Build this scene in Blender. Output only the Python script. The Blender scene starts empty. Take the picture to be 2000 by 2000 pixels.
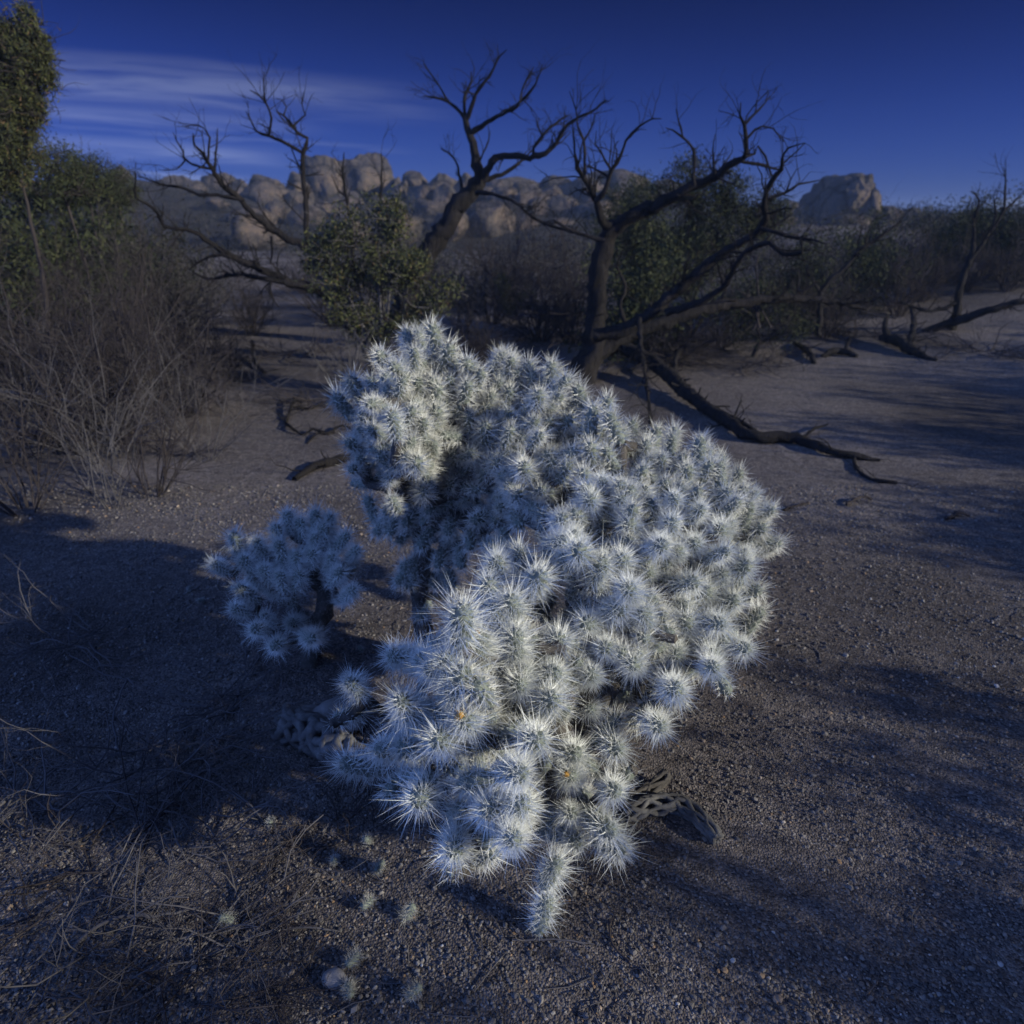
import bpy, math, random
import numpy as np
from mathutils import Vector, Quaternion, Matrix, noise
C = bpy.context.scene.collection
S = bpy.context.scene
RAD = math.radians

# ------------------------------------------------------------------ camera
F = 1333.0                      # focal length in pixels of the 2000 px photograph
H = 1.40
PITCH = RAD(23.5)
cam = bpy.data.cameras.new("camera"); camo = bpy.data.objects.new("camera", cam); C.objects.link(camo)
cam.sensor_width = 36; cam.sensor_height = 36; cam.sensor_fit = 'HORIZONTAL'
cam.lens = 36 * F / 2000
camo.location = (0, 0, H); camo.rotation_euler = (math.pi/2 - PITCH, 0, 0)
cam.clip_start = 0.02; cam.clip_end = 3000
cam.dof.use_dof = True; cam.dof.focus_distance = 1.30; cam.dof.aperture_fstop = 4.2
S.camera = camo

# ------------------------------------------------------------------ sky, sun, exposure
SUN_EL = RAD(18.8); SUN_AZ = RAD(111.5)     # azimuth from +Y towards +X
w = bpy.data.worlds.new("World"); S.world = w; w.use_nodes = True
nt = w.node_tree; nt.nodes.clear()
def N(t, **k):
    n = nt.nodes.new(t)
    for a, b in k.items(): setattr(n, a, b)
    return n
def math_node(op, a, b=None, c=None, clamp=False):
    n = nt.nodes.new('ShaderNodeMath'); n.operation = op; n.use_clamp = clamp
    for i, v in enumerate((a, b, c)):
        if v is None: continue
        if isinstance(v, (int, float)): n.inputs[i].default_value = v
        else: nt.links.new(v, n.inputs[i])
    return n.outputs[0]
out = N('ShaderNodeOutputWorld'); bg = N('ShaderNodeBackground')
sky = N('ShaderNodeTexSky', sky_type='NISHITA', sun_disc=False, sun_elevation=SUN_EL, sun_rotation=SUN_AZ,
        altitude=1300, air_density=1.0, dust_density=0.3, ozone_density=3.0)
tint = N('ShaderNodeMix', data_type='RGBA', blend_type='MULTIPLY'); tint.inputs[0].default_value = 1
tint.inputs[7].default_value = (0.16, 0.265, 1.04, 1)
nt.links.new(sky.outputs[0], tint.inputs[6])
tc = N('ShaderNodeTexCoord'); sx = N('ShaderNodeSeparateXYZ'); nt.links.new(tc.outputs['Generated'], sx.inputs[0])
X, Y, Z = sx.outputs
Yc = math_node('MAXIMUM', Y, 0.05)
p = math_node('DIVIDE', X, Yc); q = math_node('DIVIDE', Z, Yc)
qq = math_node('ADD', q, math_node('MULTIPLY', p, 0.06))
cx = N('ShaderNodeCombineXYZ'); nt.links.new(math_node('MULTIPLY', p, 3.2), cx.inputs[0])
nt.links.new(math_node('MULTIPLY', qq, 42.0), cx.inputs[1])
n1 = N('ShaderNodeTexNoise'); n1.inputs['Scale'].default_value = 1.5; n1.inputs['Detail'].default_value = 7
n1.inputs['Roughness'].default_value = 0.55; n1.inputs['Distortion'].default_value = 0.4
nt.links.new(cx.outputs[0], n1.inputs['Vector'])
def sstep(v, a, b):
    m = N('ShaderNodeMapRange', interpolation_type='SMOOTHSTEP')
    m.inputs[1].default_value = a; m.inputs[2].default_value = b
    nt.links.new(v, m.inputs[0]); return m.outputs[0]
nq = math_node('MULTIPLY', math_node('SUBTRACT', n1.outputs[0], 0.5), 0.022)
qn = math_node('ADD', qq, nq); mask = None
for (c0, wd, pa, pb, amp) in ((.124, .032, -.02, -.34, 1.1), (.086, .016, -.20, -.40, .85), (.050, .018, -.25, -.40, .9), (.069, .004, -.10, -.24, .40), (.022, .008, -.30, -.42, .8), (.150, .010, -.24, -.40, .4)):
    g_ = math_node('ABSOLUTE', math_node('SUBTRACT', qn, c0))
    bnd = math_node('MULTIPLY', math_node('MULTIPLY', sstep(g_, wd, wd*.1), sstep(p, pa, pb)), amp)
    mask = bnd if mask is None else math_node('ADD', mask, bnd)
mask = math_node('MULTIPLY', mask, sstep(n1.outputs[0], 0.20, 0.66))
# small bright wisp low on the right
dx = math_node('DIVIDE', math_node('SUBTRACT', p, 0.675), 0.035); dy = math_node('DIVIDE', math_node('SUBTRACT', q, 0.012), 0.008)
rr = math_node('SQRT', math_node('ADD', math_node('MULTIPLY', dx, dx), math_node('MULTIPLY', dy, dy)))
mask2 = math_node('MULTIPLY', sstep(rr, 1.6, 0.2), 1.5)
mask = math_node('ADD', mask, mask2)
cl = N('ShaderNodeMix', data_type='RGBA', blend_type='ADD'); cl.inputs[0].default_value = 1
cm = N('ShaderNodeMix', data_type='RGBA', blend_type='MIX'); cm.inputs[6].default_value = (0, 0, 0, 1); cm.inputs[7].default_value = (2.5, 2.7, 2.6, 1)
nt.links.new(mask, cm.inputs[0]); nt.links.new(tint.outputs[2], cl.inputs[6]); nt.links.new(cm.outputs[2], cl.inputs[7])
# added blue glow in the unseen sky overhead and left rear, fills the shade
sky_fill = math_node('ADD', math_node('MULTIPLY', sstep(Z, 0.35, 0.85), 0.55), math_node('MULTIPLY', math_node('MULTIPLY', sstep(Y, 0.45, -0.3), sstep(X, 0.1, -0.6)), 5.4))
vc = N('ShaderNodeVectorMath', operation='SCALE'); vc.inputs[0].default_value = (0.85, 1.7, 5.0); nt.links.new(sky_fill, vc.inputs['Scale'])
# deep polarised blue above the horizon
grad = N('ShaderNodeMapRange', interpolation_type='SMOOTHSTEP'); grad.inputs[1].default_value = -0.02; grad.inputs[2].default_value = 0.32
grad.inputs[3].default_value = 0.92; grad.inputs[4].default_value = 0.26; nt.links.new(Z, grad.inputs[0])
fin = N('ShaderNodeVectorMath', operation='SCALE'); nt.links.new(cl.outputs[2], fin.inputs[0]); nt.links.new(grad.outputs[0], fin.inputs['Scale'])
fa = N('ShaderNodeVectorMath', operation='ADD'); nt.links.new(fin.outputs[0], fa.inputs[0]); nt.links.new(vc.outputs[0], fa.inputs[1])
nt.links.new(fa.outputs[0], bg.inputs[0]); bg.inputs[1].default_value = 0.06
nt.links.new(bg.outputs[0], out.inputs[0])

sun = bpy.data.lights.new("sun", 'SUN'); sun.energy = 4.9; sun.angle = RAD(0.8); sun.color = (1.0, 0.975, 0.88)
suno = bpy.data.objects.new("sun", sun); C.objects.link(suno)
to_sun = Vector((math.sin(SUN_AZ)*math.cos(SUN_EL), math.cos(SUN_AZ)*math.cos(SUN_EL), math.sin(SUN_EL)))
suno.rotation_euler = to_sun.to_track_quat('Z', 'Y').to_euler()
suno.location = to_sun * 20
S.view_settings.view_transform = 'Standard'; S.view_settings.look = 'None'
S.view_settings.exposure = 0; S.view_settings.gamma = 1
HAZE = 0.0014
S.cycles.max_bounces = 5; S.cycles.diffuse_bounces = 3; S.cycles.glossy_bounces = 2; S.cycles.transparent_max_bounces = 4

# ------------------------------------------------------------------ helpers
cp, sp = math.cos(PITCH), math.sin(PITCH)
def ray(px, py):
    u = (px-1000)/F; v = (1000-py)/F
    return Vector((u, cp + v*sp, -sp + v*cp))
def P(px, py, t):                       # a point t metres in front of the camera
    return Vector((0, 0, H)) + ray(px, py)*t
def PY(px, py, y):                      # a point at distance y along the ground
    d = ray(px, py); return Vector((0, 0, H)) + d*(y/d.y)
def zg(x, y):
    z = 0.0
    s = min(max((y-4.5)/8, 0), 1); s = s*s*(3-2*s)
    r = min(max((x-2.3)/6.5, 0), 1)
    z += s*r*0.95
    z += 0.018*noise.noise(Vector((x*0.9, y*0.9, 3.1))) + 0.006*noise.noise(Vector((x*4, y*4, 1.7)))
    far = min(max((y-3)/20, 0), 1)
    z += 0.14*far*noise.noise(Vector((x*0.16, y*0.16, 8.0)))
    return z
def G(px, py, dz=0.0):                  # the ground point seen at a pixel
    d = ray(px, py); t = 0.3
    o = Vector((0, 0, H))
    for i in range(3000):
        q_ = o + d*t
        if q_.z < zg(q_.x, q_.y): break
        t += 0.004 + t*0.003
    return Vector((q_.x, q_.y, zg(q_.x, q_.y)+dz))
def rpx(r, y): return r/F*y

class MB:
    def __init__(s): s.V=[]; s.Fc=[]; s.M=[]; s.Sm=[]; s.n=0
    def add(s, v, f, mat=0, smooth=False):
        v = np.asarray(v, dtype=np.float32).reshape(-1, 3); f = np.asarray(f, dtype=np.int32).reshape(-1, 3)
        s.V.append(v); s.Fc.append(f+s.n); s.M.append(np.full(len(f), mat, np.int32)); s.Sm.append(np.full(len(f), smooth, bool)); s.n += len(v)
    def arrays(s):
        return np.concatenate(s.V), np.concatenate(s.Fc), np.concatenate(s.M), np.concatenate(s.Sm)
    def mesh(s, name, mats):
        me = bpy.data.meshes.new(name)
        V, Fc, M, Sm = s.arrays()
        me.vertices.add(len(V)); me.vertices.foreach_set("co", V.ravel())
        me.loops.add(len(Fc)*3); me.loops.foreach_set("vertex_index", Fc.ravel())
        me.polygons.add(len(Fc)); me.polygons.foreach_set("loop_start", np.arange(0, len(Fc)*3, 3, dtype=np.int32))
        me.polygons.foreach_set("material_index", M); me.polygons.foreach_set("use_smooth", Sm)
        for m in mats: me.materials.append(m)
        me.update(calc_edges=True); me.validate()
        return me
    def build(s, name, mats, parent=None, loc=None):
        if not isinstance(mats, (list, tuple)): mats = [mats]
        o = bpy.data.objects.new(name, s.mesh(name, mats)); C.objects.link(o)
        if loc is not None: o.location = loc
        if parent is not None: o.parent = parent
        return o
def tag(o, label=None, cat=None, group=None, kind=None):
    if label: o['label'] = label
    if cat: o['category'] = cat
    if group: o['group'] = group
    if kind: o['kind'] = kind
    return o
def empty(name, loc, label, cat, group=None):
    o = bpy.data.objects.new(name, None); C.objects.link(o); o.location = loc; o.empty_display_size = 0.05
    return tag(o, label, cat, group)
def copy_tree(o, parent=None):
    c = o.copy(); C.objects.link(c); c.parent = parent
    for ch in o.children: copy_tree(ch, c)
    return c

def tube(mb, pts, rad, sides=6, mat=0, rough=0.0, rng=None, smooth=True, closed_tip=True):
    P_ = np.array([tuple(p) for p in pts], dtype=np.float64); n = len(P_)
    T = np.gradient(P_, axis=0); T /= (np.linalg.norm(T, axis=1)[:, None]+1e-9)
    a = np.array([0.13, 0.37, 0.92]);
    if abs(T[0] @ a) > 0.9: a = np.array([1., 0., 0.])
    u = np.cross(T[0], a); u /= np.linalg.norm(u)
    ang = np.linspace(0, 2*np.pi, sides, endpoint=False); ca = np.cos(ang)[:, None]; sa = np.sin(ang)[:, None]
    rings = []
    for i in range(n):
        u = u - T[i]*(u @ T[i]); u /= (np.linalg.norm(u)+1e-9); v = np.cross(T[i], u)
        r = rad[i]
        if rough and rng is not None: rr_ = r*(1+rough*rng.standard_normal((sides, 1)))
        else: rr_ = r
        rings.append(P_[i] + (ca*u + sa*v)*rr_)
    V = np.concatenate(rings)
    i = np.arange(n-1)[:, None]*sides; j = np.arange(sides)[None, :]; k = (j+1) % sides
    a0 = (i+j).ravel(); b0 = (i+k).ravel(); c0 = (i+k+sides).ravel(); d0 = (i+j+sides).ravel()
    Fc = np.concatenate([np.stack([a0, b0, c0], 1), np.stack([a0, c0, d0], 1)])
    mb.add(V, Fc, mat, smooth)
    if closed_tip and rad[-1] > 0.002:
        m = len(V); V2 = np.concatenate([rings[-1], (P_[-1]+T[-1]*rad[-1]*0.6)[None]])
        j1 = np.arange(sides); mb.add(V2, np.stack([j1, (j1+1) % sides, np.full(sides, sides)], 1), mat, smooth)

def refine(pts, rad, step, jit, rng):
    """subdivide a polyline smoothly (Catmull-Rom) and add irregularity"""
    pts = [Vector(p) for p in pts]; n = len(pts); op=[]; orr=[]
    for i in range(n-1):
        p0 = pts[max(i-1, 0)]; p1 = pts[i]; p2 = pts[i+1]; p3 = pts[min(i+2, n-1)]
        k = max(1, int((p2-p1).length/step))
        for j in range(k):
            t = j/k
            q_ = 0.5*((2*p1)+(p2-p0)*t+(2*p0-5*p1+4*p2-p3)*t*t+(3*p1-p0-3*p2+p3)*t**3)
            r = rad[i]*(1-t)+rad[i+1]*t
            if i+j > 0: q_ = q_ + Vector(rng.standard_normal(3)*min(r, .03)*jit)
            op.append(q_); orr.append(r*(1+(0.12 if r < .02 else .04)*float(rng.standard_normal())*min(1, jit*3)))
    op.append(pts[-1]); orr.append(rad[-1])
    return op, orr

def spines(mb, B, D, L, R, mat=0):
    B = np.asarray(B); D = np.asarray(D); n = len(B)
    a = np.where(np.abs(D[:, 2:3]) > 0.9, np.array([[1., 0, 0]]), np.array([[0., 0, 1.]]))
    u = np.cross(D, a); u /= np.linalg.norm(u, axis=1)[:, None]; v = np.cross(D, u)
    V = np.empty((n, 4, 3))
    for k in range(3):
        c, s_ = math.cos(k*2.094), math.sin(k*2.094)
        V[:, k] = B + (u*c+v*s_)*R[:, None]
    V[:, 3] = B + D*L[:, None]
    b = (np.arange(n)*4)[:, None]
    Fc = np.concatenate([b+np.array([[0, 1, 3]]), b+np.array([[1, 2, 3]]), b+np.array([[2, 0, 3]])])
    mb.add(V.reshape(-1, 3), Fc, mat, False)
def unit(a): return a/(np.linalg.norm(a, axis=1)[:, None]+1e-9)

# ------------------------------------------------------------------ materials
def mat(name, rough=0.85, spec=0.2):
    m = bpy.data.materials.new(name); m.use_nodes = True; t = m.node_tree
    b = t.nodes['Principled BSDF']; b.inputs['Roughness'].default_value = rough
    b.inputs['Specular IOR Level'].default_value = spec
    return m, t, b
def noise_mat(name, cols, scale, rough=0.85, spec=0.2, bump=0.0, bscale=None, dist=0.01, detail=6, stretch=None, island=False):
    m, t, b = mat(name, rough, spec)
    tcn = t.nodes.new('ShaderNodeTexCoord'); mp = t.nodes.new('ShaderNodeMapping')
    if stretch: mp.inputs['Scale'].default_value = stretch
    t.links.new(tcn.outputs['Object'], mp.inputs[0])
    n = t.nodes.new('ShaderNodeTexNoise'); n.inputs['Scale'].default_value = scale; n.inputs['Detail'].default_value = detail
    n.inputs['Roughness'].default_value = 0.65
    t.links.new(mp.outputs[0], n.inputs['Vector'])
    cr = t.nodes.new('ShaderNodeValToRGB'); e = cr.color_ramp.elements
    while len(e) < len(cols): e.new(0.5)
    for i, (pos, c) in enumerate(cols): e[i].position = pos; e[i].color = (*c, 1)
    if island:
        g = t.nodes.new('ShaderNodeNewGeometry'); t.links.new(g.outputs['Random Per Island'], cr.inputs[0])
    else: t.links.new(n.outputs['Fac'], cr.inputs[0])
    t.links.new(cr.outputs[0], b.inputs['Base Color'])
    if bump:
        n2 = t.nodes.new('ShaderNodeTexNoise'); n2.inputs['Scale'].default_value = bscale or scale*3; n2.inputs['Detail'].default_value = 8
        n2.inputs['Roughness'].default_value = 0.7
        t.links.new(mp.outputs[0], n2.inputs['Vector'])
        bp = t.nodes.new('ShaderNodeBump'); bp.inputs['Strength'].default_value = bump; bp.inputs['Distance'].default_value = dist
        t.links.new(n2.outputs['Fac'], bp.inputs['Height']); t.links.new(bp.outputs[0], b.inputs['Normal'])
    return m
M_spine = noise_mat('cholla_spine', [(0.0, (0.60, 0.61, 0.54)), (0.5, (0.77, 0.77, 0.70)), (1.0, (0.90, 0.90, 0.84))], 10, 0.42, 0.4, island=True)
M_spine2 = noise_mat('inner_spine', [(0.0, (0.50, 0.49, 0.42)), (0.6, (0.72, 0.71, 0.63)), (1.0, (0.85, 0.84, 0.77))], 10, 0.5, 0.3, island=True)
M_old = noise_mat('old_spine', [(0.0, (0.26, 0.25, 0.23)), (0.6, (0.44, 0.43, 0.40)), (1.0, (0.62, 0.61, 0.57))], 10, 0.6, 0.2, island=True)
M_shed_shaded = noise_mat('shed_spine_shaded', [(0.0, (0.20, 0.19, 0.17)), (0.6, (0.36, 0.35, 0.31)), (1.0, (0.52, 0.51, 0.46))], 10, 0.6, 0.2, island=True)  # darker spine colour carries the shade the fallen joints lie in
M_body = noise_mat('cholla_skin', [(0.3, (0.13, 0.15, 0.12)), (0.7, (0.22, 0.24, 0.20))], 60, 0.7, 0.2, 0.3, 200, 0.002)
M_fruit = noise_mat('fruit', [(0.35, (0.30, 0.15, 0.03)), (0.65, (0.48, 0.28, 0.07))], 120, 0.7, 0.2, 0.4, 200, 0.002)
M_cwood = noise_mat('cactus_wood', [(0.3, (0.05, 0.045, 0.04)), (0.7, (0.13, 0.115, 0.10))], 40, 0.9, 0.1, 0.6, 120, 0.006)
M_bark = noise_mat('dead_bark', [(0.3, (0.012, 0.011, 0.011)), (0.7, (0.036, 0.031, 0.030))], 9, 0.9, 0.1, 1.0, 26, 0.05, stretch=(1, 1, 0.22))
M_twig = noise_mat('grey_twig', [(0.2, (0.055, 0.05, 0.05)), (0.8, (0.15, 0.138, 0.136))], 6, 0.85, 0.15, island=False)
M_twigd = noise_mat('dark_twig', [(0.2, (0.025, 0.021, 0.02)), (0.8, (0.07, 0.058, 0.056))], 6, 0.9, 0.1)
M_brush = noise_mat('brown_brush', [(0.2, (0.02, 0.018, 0.019)), (0.8, (0.052, 0.043, 0.046))], 4, 0.9, 0.1)
M_leaf = noise_mat('juniper_leaf', [(0.0, (0.03, 0.035, 0.02)), (0.5, (0.05, 0.056, 0.024)), (0.88, (0.085, 0.09, 0.028)), (1.0, (0.13, 0.08, 0.045))], 5, 0.75, 0.2, island=True)
M_leafd = noise_mat('dark_leaf', [(0.0, (0.018, 0.023, 0.012)), (0.6, (0.036, 0.043, 0.018)), (1.0, (0.065, 0.066, 0.03))], 5, 0.8, 0.15, island=True)
M_sage = noise_mat('sage_leaf', [(0.0, (0.022, 0.022, 0.021)), (0.6, (0.04, 0.038, 0.035)), (1.0, (0.07, 0.064, 0.055))], 5, 0.85, 0.1, island=True)
M_log = noise_mat('skeleton_wood', [(0.3, (0.07, 0.065, 0.062)), (0.7, (0.19, 0.18, 0.165))], 30, 0.85, 0.15, 0.6, 80, 0.004)
M_stone = noise_mat('stone', [(0.3, (0.16, 0.145, 0.13)), (0.7, (0.34, 0.31, 0.28))], 14, 0.85, 0.2, 0.5, 60, 0.004)
M_dstone = noise_mat('dark_stone', [(0.3, (0.12, 0.11, 0.10)), (0.7, (0.25, 0.23, 0.21))], 25, 0.9, 0.15, 0.6, 60, 0.004)

def rock_mat():
    m = noise_mat('granite_boulder', [(0.25, (0.04, 0.036, 0.035)), (0.5, (0.09, 0.076, 0.068)), (0.62, (0.16, 0.12, 0.092)), (0.8, (0.225, 0.18, 0.145))], 0.55, 0.9, 0.1, 0.9, 2.2, 0.35, detail=9)
    t = m.node_tree; b = t.nodes['Principled BSDF']
    # dark joints and weathering streaks
    tcn = t.nodes.new('ShaderNodeTexCoord'); v = t.nodes.new('ShaderNodeTexVoronoi'); v.feature = 'DISTANCE_TO_EDGE'; v.inputs['Scale'].default_value = 0.42
    nz = t.nodes.new('ShaderNodeTexNoise'); nz.inputs['Scale'].default_value = 1.2; nz.inputs['Detail'].default_value = 4
    ad = t.nodes.new('ShaderNodeMix'); ad.data_type = 'RGBA'; ad.blend_type = 'LINEAR_LIGHT'; ad.inputs[0].default_value = 0.35
    t.links.new(tcn.outputs['Object'], nz.inputs['Vector']); t.links.new(tcn.outputs['Object'], ad.inputs[6]); t.links.new(nz.outputs['Color'], ad.inputs[7])
    t.links.new(ad.outputs[2], v.inputs['Vector'])
    mr = t.nodes.new('ShaderNodeMapRange'); mr.inputs[1].default_value = 0.0; mr.inputs[2].default_value = 0.06; mr.inputs[3].default_value = 0.35
    t.links.new(v.outputs['Distance'], mr.inputs[0])
    old = b.inputs['Base Color'].links[0].from_socket
    mx = t.nodes.new('ShaderNodeMix'); mx.data_type = 'RGBA'; mx.blend_type = 'MULTIPLY'; mx.inputs[0].default_value = 1
    t.links.new(old, mx.inputs[6]); t.links.new(mr.outputs[0], mx.inputs[7]); t.links.new(mx.outputs[2], b.inputs['Base Color'])
    return m
M_rock = rock_mat()

def ground_mat():
    m, t, b = mat('gravel_ground', 0.92, 0.1)
    L = t.links.new; Nn = t.nodes.new
    tcn = Nn('ShaderNodeTexCoord')
    big = Nn('ShaderNodeTexNoise'); big.inputs['Scale'].default_value = 0.7; big.inputs['Detail'].default_value = 6; L(tcn.outputs['Object'], big.inputs['Vector'])
    mid = Nn('ShaderNodeTexNoise'); mid.inputs['Scale'].default_value = 22; mid.inputs['Detail'].default_value = 6; mid.inputs['Roughness'].default_value = .7; L(tcn.outputs['Object'], mid.inputs['Vector'])
    vo = Nn('ShaderNodeTexVoronoi'); vo.inputs['Scale'].default_value = 190; vo.inputs['Randomness'].default_value = 1; L(tcn.outputs['Object'], vo.inputs['Vector'])
    sp_ = Nn('ShaderNodeSeparateColor'); L(vo.outputs['Color'], sp_.inputs[0])
    cr = Nn('ShaderNodeValToRGB'); e = cr.color_ramp.elements
    e[0].position = 0; e[0].color = (0.06, 0.055, 0.054, 1); e[1].position = 1; e[1].color = (0.28, 0.26, 0.24, 1)
    for pz, c in ((0.35, (0.122, 0.111, 0.104)), (0.6, (0.162, 0.145, 0.134)), (0.85, (0.205, 0.175, 0.15))):
        k = e.new(pz); k.color = (*c, 1)
    L(sp_.outputs[0], cr.inputs[0])
    c2 = Nn('ShaderNodeValToRGB'); c2.color_ramp.elements[0].position = .32; c2.color_ramp.elements[0].color = (.55, .52, .5, 1)
    c2.color_ramp.elements[1].position = .62; c2.color_ramp.elements[1].color = (1.15, 1.1, 1.08, 1); L(big.outputs['Fac'], c2.inputs[0])
    mx = Nn('ShaderNodeMix'); mx.data_type = 'RGBA'; mx.blend_type = 'MULTIPLY'; mx.inputs[0].default_value = 1
    L(cr.outputs[0], mx.inputs[6]); L(c2.outputs[0], mx.inputs[7])
    c3 = Nn('ShaderNodeValToRGB'); c3.color_ramp.elements[0].position = .36; c3.color_ramp.elements[0].color = (.45, .43, .42, 1)
    c3.color_ramp.elements[1].position = .6; c3.color_ramp.elements[1].color = (1.1, 1.1, 1.1, 1); L(mid.outputs['Fac'], c3.inputs[0])
    my = Nn('ShaderNodeMix'); my.data_type = 'RGBA'; my.blend_type = 'MULTIPLY'; my.inputs[0].default_value = .7
    L(mx.outputs[2], my.inputs[6]); L(c3.outputs[0], my.inputs[7])
    L(my.outputs[2], b.inputs['Base Color'])
    bp = Nn('ShaderNodeBump'); bp.inputs['Strength'].default_value = .9; bp.inputs['Distance'].default_value = .004; bp.invert = True
    L(vo.outputs['Distance'], bp.inputs['Height'])
    b2 = Nn('ShaderNodeBump'); b2.inputs['Strength'].default_value = .7; b2.inputs['Distance'].default_value = .014
    m3 = Nn('ShaderNodeTexNoise'); m3.inputs['Scale'].default_value = 7; m3.inputs['Detail'].default_value = 7; m3.inputs['Roughness'].default_value = .65; L(tcn.outputs['Object'], m3.inputs['Vector'])
    L(m3.outputs['Fac'], b2.inputs['Height']); L(bp.outputs[0], b2.inputs['Normal']); L(b2.outputs[0], b.inputs['Normal'])
    return m
M_ground = ground_mat()
M_hill = noise_mat('scrub_hillside', [(0.3, (0.03, 0.028, 0.027)), (0.55, (0.055, 0.05, 0.046)), (0.75, (0.10, 0.087, 0.075))], 0.5, 0.95, 0.05, 1.0, 1.5, 0.4, detail=10)
M_grain = noise_mat('gravel_grain', [(0.0, (0.07, 0.064, 0.06)), (0.35, (0.12, 0.108, 0.10)), (0.65, (0.165, 0.147, 0.132)), (0.9, (0.235, 0.213, 0.19)), (0.975, (0.27, 0.16, 0.075)), (1.0, (0.42, 0.40, 0.37))], 5, 0.8, 0.25, island=True)

# ------------------------------------------------------------------ ground and hills
def axis(a, b, fine, n):
    t = np.linspace(-1, 1, n); return np.sign(t)*np.abs(t)**fine*max(abs(a), abs(b))
xs = axis(-300, 300, 3.6, 260)
tt = np.linspace(0, 1, 300); ys = -12 + 262*tt**2.6
def near_hill(x, y): return 0
GX, GY = np.meshgrid(xs, ys)
GZ = np.array([[zg(float(a), float(b)) for a in xs] for b in ys])
mb = MB(); nx, ny = len(xs), len(ys)
i, j = np.meshgrid(np.arange(ny-1), np.arange(nx-1), indexing='ij'); a0 = (i*nx+j).ravel()
mb.add(np.stack([GX.ravel(), GY.ravel(), GZ.ravel()], 1), np.concatenate([np.stack([a0, a0+1, a0+nx+1], 1), np.stack([a0, a0+nx+1, a0+nx], 1)]), 0, True)
tag(mb.build('ground', M_ground), kind='structure')

PROF = [(-900, 340), (0, 345), (220, 352), (400, 358), (520, 372), (600, 395), (800, 398), (1000, 392), (1250, 392), (1400, 410), (1540, 446), (1690, 446), (1760, 430), (2000, 420), (2900, 410)]
def crest(px):
    return float(np.interp(px, [a for a, b in PROF], [b for a, b in PROF]))
def hill_z(x, y):
    """hill rises from 26 m to its crest at 52 m, then falls gently"""
    Yc_ = 52.0; px = 1000 + F*(x/y)*1.0*0.96
    zc = PY(px, crest(px), Yc_).z
    s = min(max((y-24)/(Yc_-24), 0), 1); s = s*s*(3-2*s)
    if y > Yc_: s = max(0.0, 1-(y-Yc_)/120)
    return zc*s + s*0.7*noise.noise(Vector((x*0.15, y*0.15, 0.3))) + s*0.3*noise.noise(Vector((x*0.6, y*0.6, 5.3))) - 0.25*(1-s)
mb = MB(); ax = np.linspace(-1.5, 1.5, 220); ay = np.concatenate([np.linspace(24, 56, 60), np.linspace(60, 170, 12)])
V = []
for y in ay:
    for a in ax:
        x = a*y; V.append((x, y, hill_z(x, y)))
nx, ny = len(ax), len(ay); i, j = np.meshgrid(np.arange(ny-1), np.arange(nx-1), indexing='ij'); a0 = (i*nx+j).ravel()
mb.add(V, np.concatenate([np.stack([a0, a0+1, a0+nx+1], 1), np.stack([a0, a0+nx+1, a0+nx], 1)]), 0, True)
tag(mb.build('hills', M_hill), kind='structure')
def zs(x, y):
    return max(zg(x, y), hill_z(x, y)) if y > 24 else zg(x, y)

# ------------------------------------------------------------------ boulders
def icosphere(sub):
    t = (1+5**.5)/2
    v = [(-1,t,0),(1,t,0),(-1,-t,0),(1,-t,0),(0,-1,t),(0,1,t),(0,-1,-t),(0,1,-t),(t,0,-1),(t,0,1),(-t,0,-1),(-t,0,1)]
    v = [Vector(a).normalized() for a in v]
    f = [(0,11,5),(0,5,1),(0,1,7),(0,7,10),(0,10,11),(1,5,9),(5,11,4),(11,10,2),(10,7,6),(7,1,8),(3,9,4),(3,4,2),(3,2,6),(3,6,8),(3,8,9),(4,9,5),(2,4,11),(6,2,10),(8,6,7),(9,8,1)]
    for _ in range(sub):
        c = {}; nf = []
        def mid(a, b):
            k = (min(a, b), max(a, b))
            if k not in c: v.append((v[a]+v[b]).normalized()); c[k] = len(v)-1
            return c[k]
        for a, b, d in f:
            x, y, z = mid(a, b), mid(b, d), mid(d, a); nf += [(a,x,z),(b,y,x),(d,z,y),(x,y,z)]
        f = nf
    return np.array([tuple(a) for a in v]), np.array(f)
ICO = {k: icosphere(k) for k in (0, 1, 2, 3, 4, 5)}
def rock_arrays(size, seed, sub=4, cuts=7, boxy=0.6, amp=0.10):
    rng = np.random.default_rng(seed); v, f = ICO[sub]; v = v.copy()
    pw = 2/(2+boxy*4)
    m = (np.abs(v)**(1/pw)).sum(1)**pw          # superellipsoid
    v = v/m[:, None]
    for _ in range(cuts):
        n = rng.standard_normal(3); n /= np.linalg.norm(n); d = rng.uniform(0.55, 0.88)
        s_ = v @ n; k = s_ > d; v[k] -= (s_[k]-d)[:, None]*n*0.85
    off = rng.uniform(0, 100, 3)
    for i_ in range(len(v)):
        q_ = Vector(v[i_]); nn = noise.fractal(q_*1.6+Vector(off), 0.8, 2.2, 5)
        v[i_] *= 1+amp*nn
    return v*np.array(size)/2, f
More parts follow.
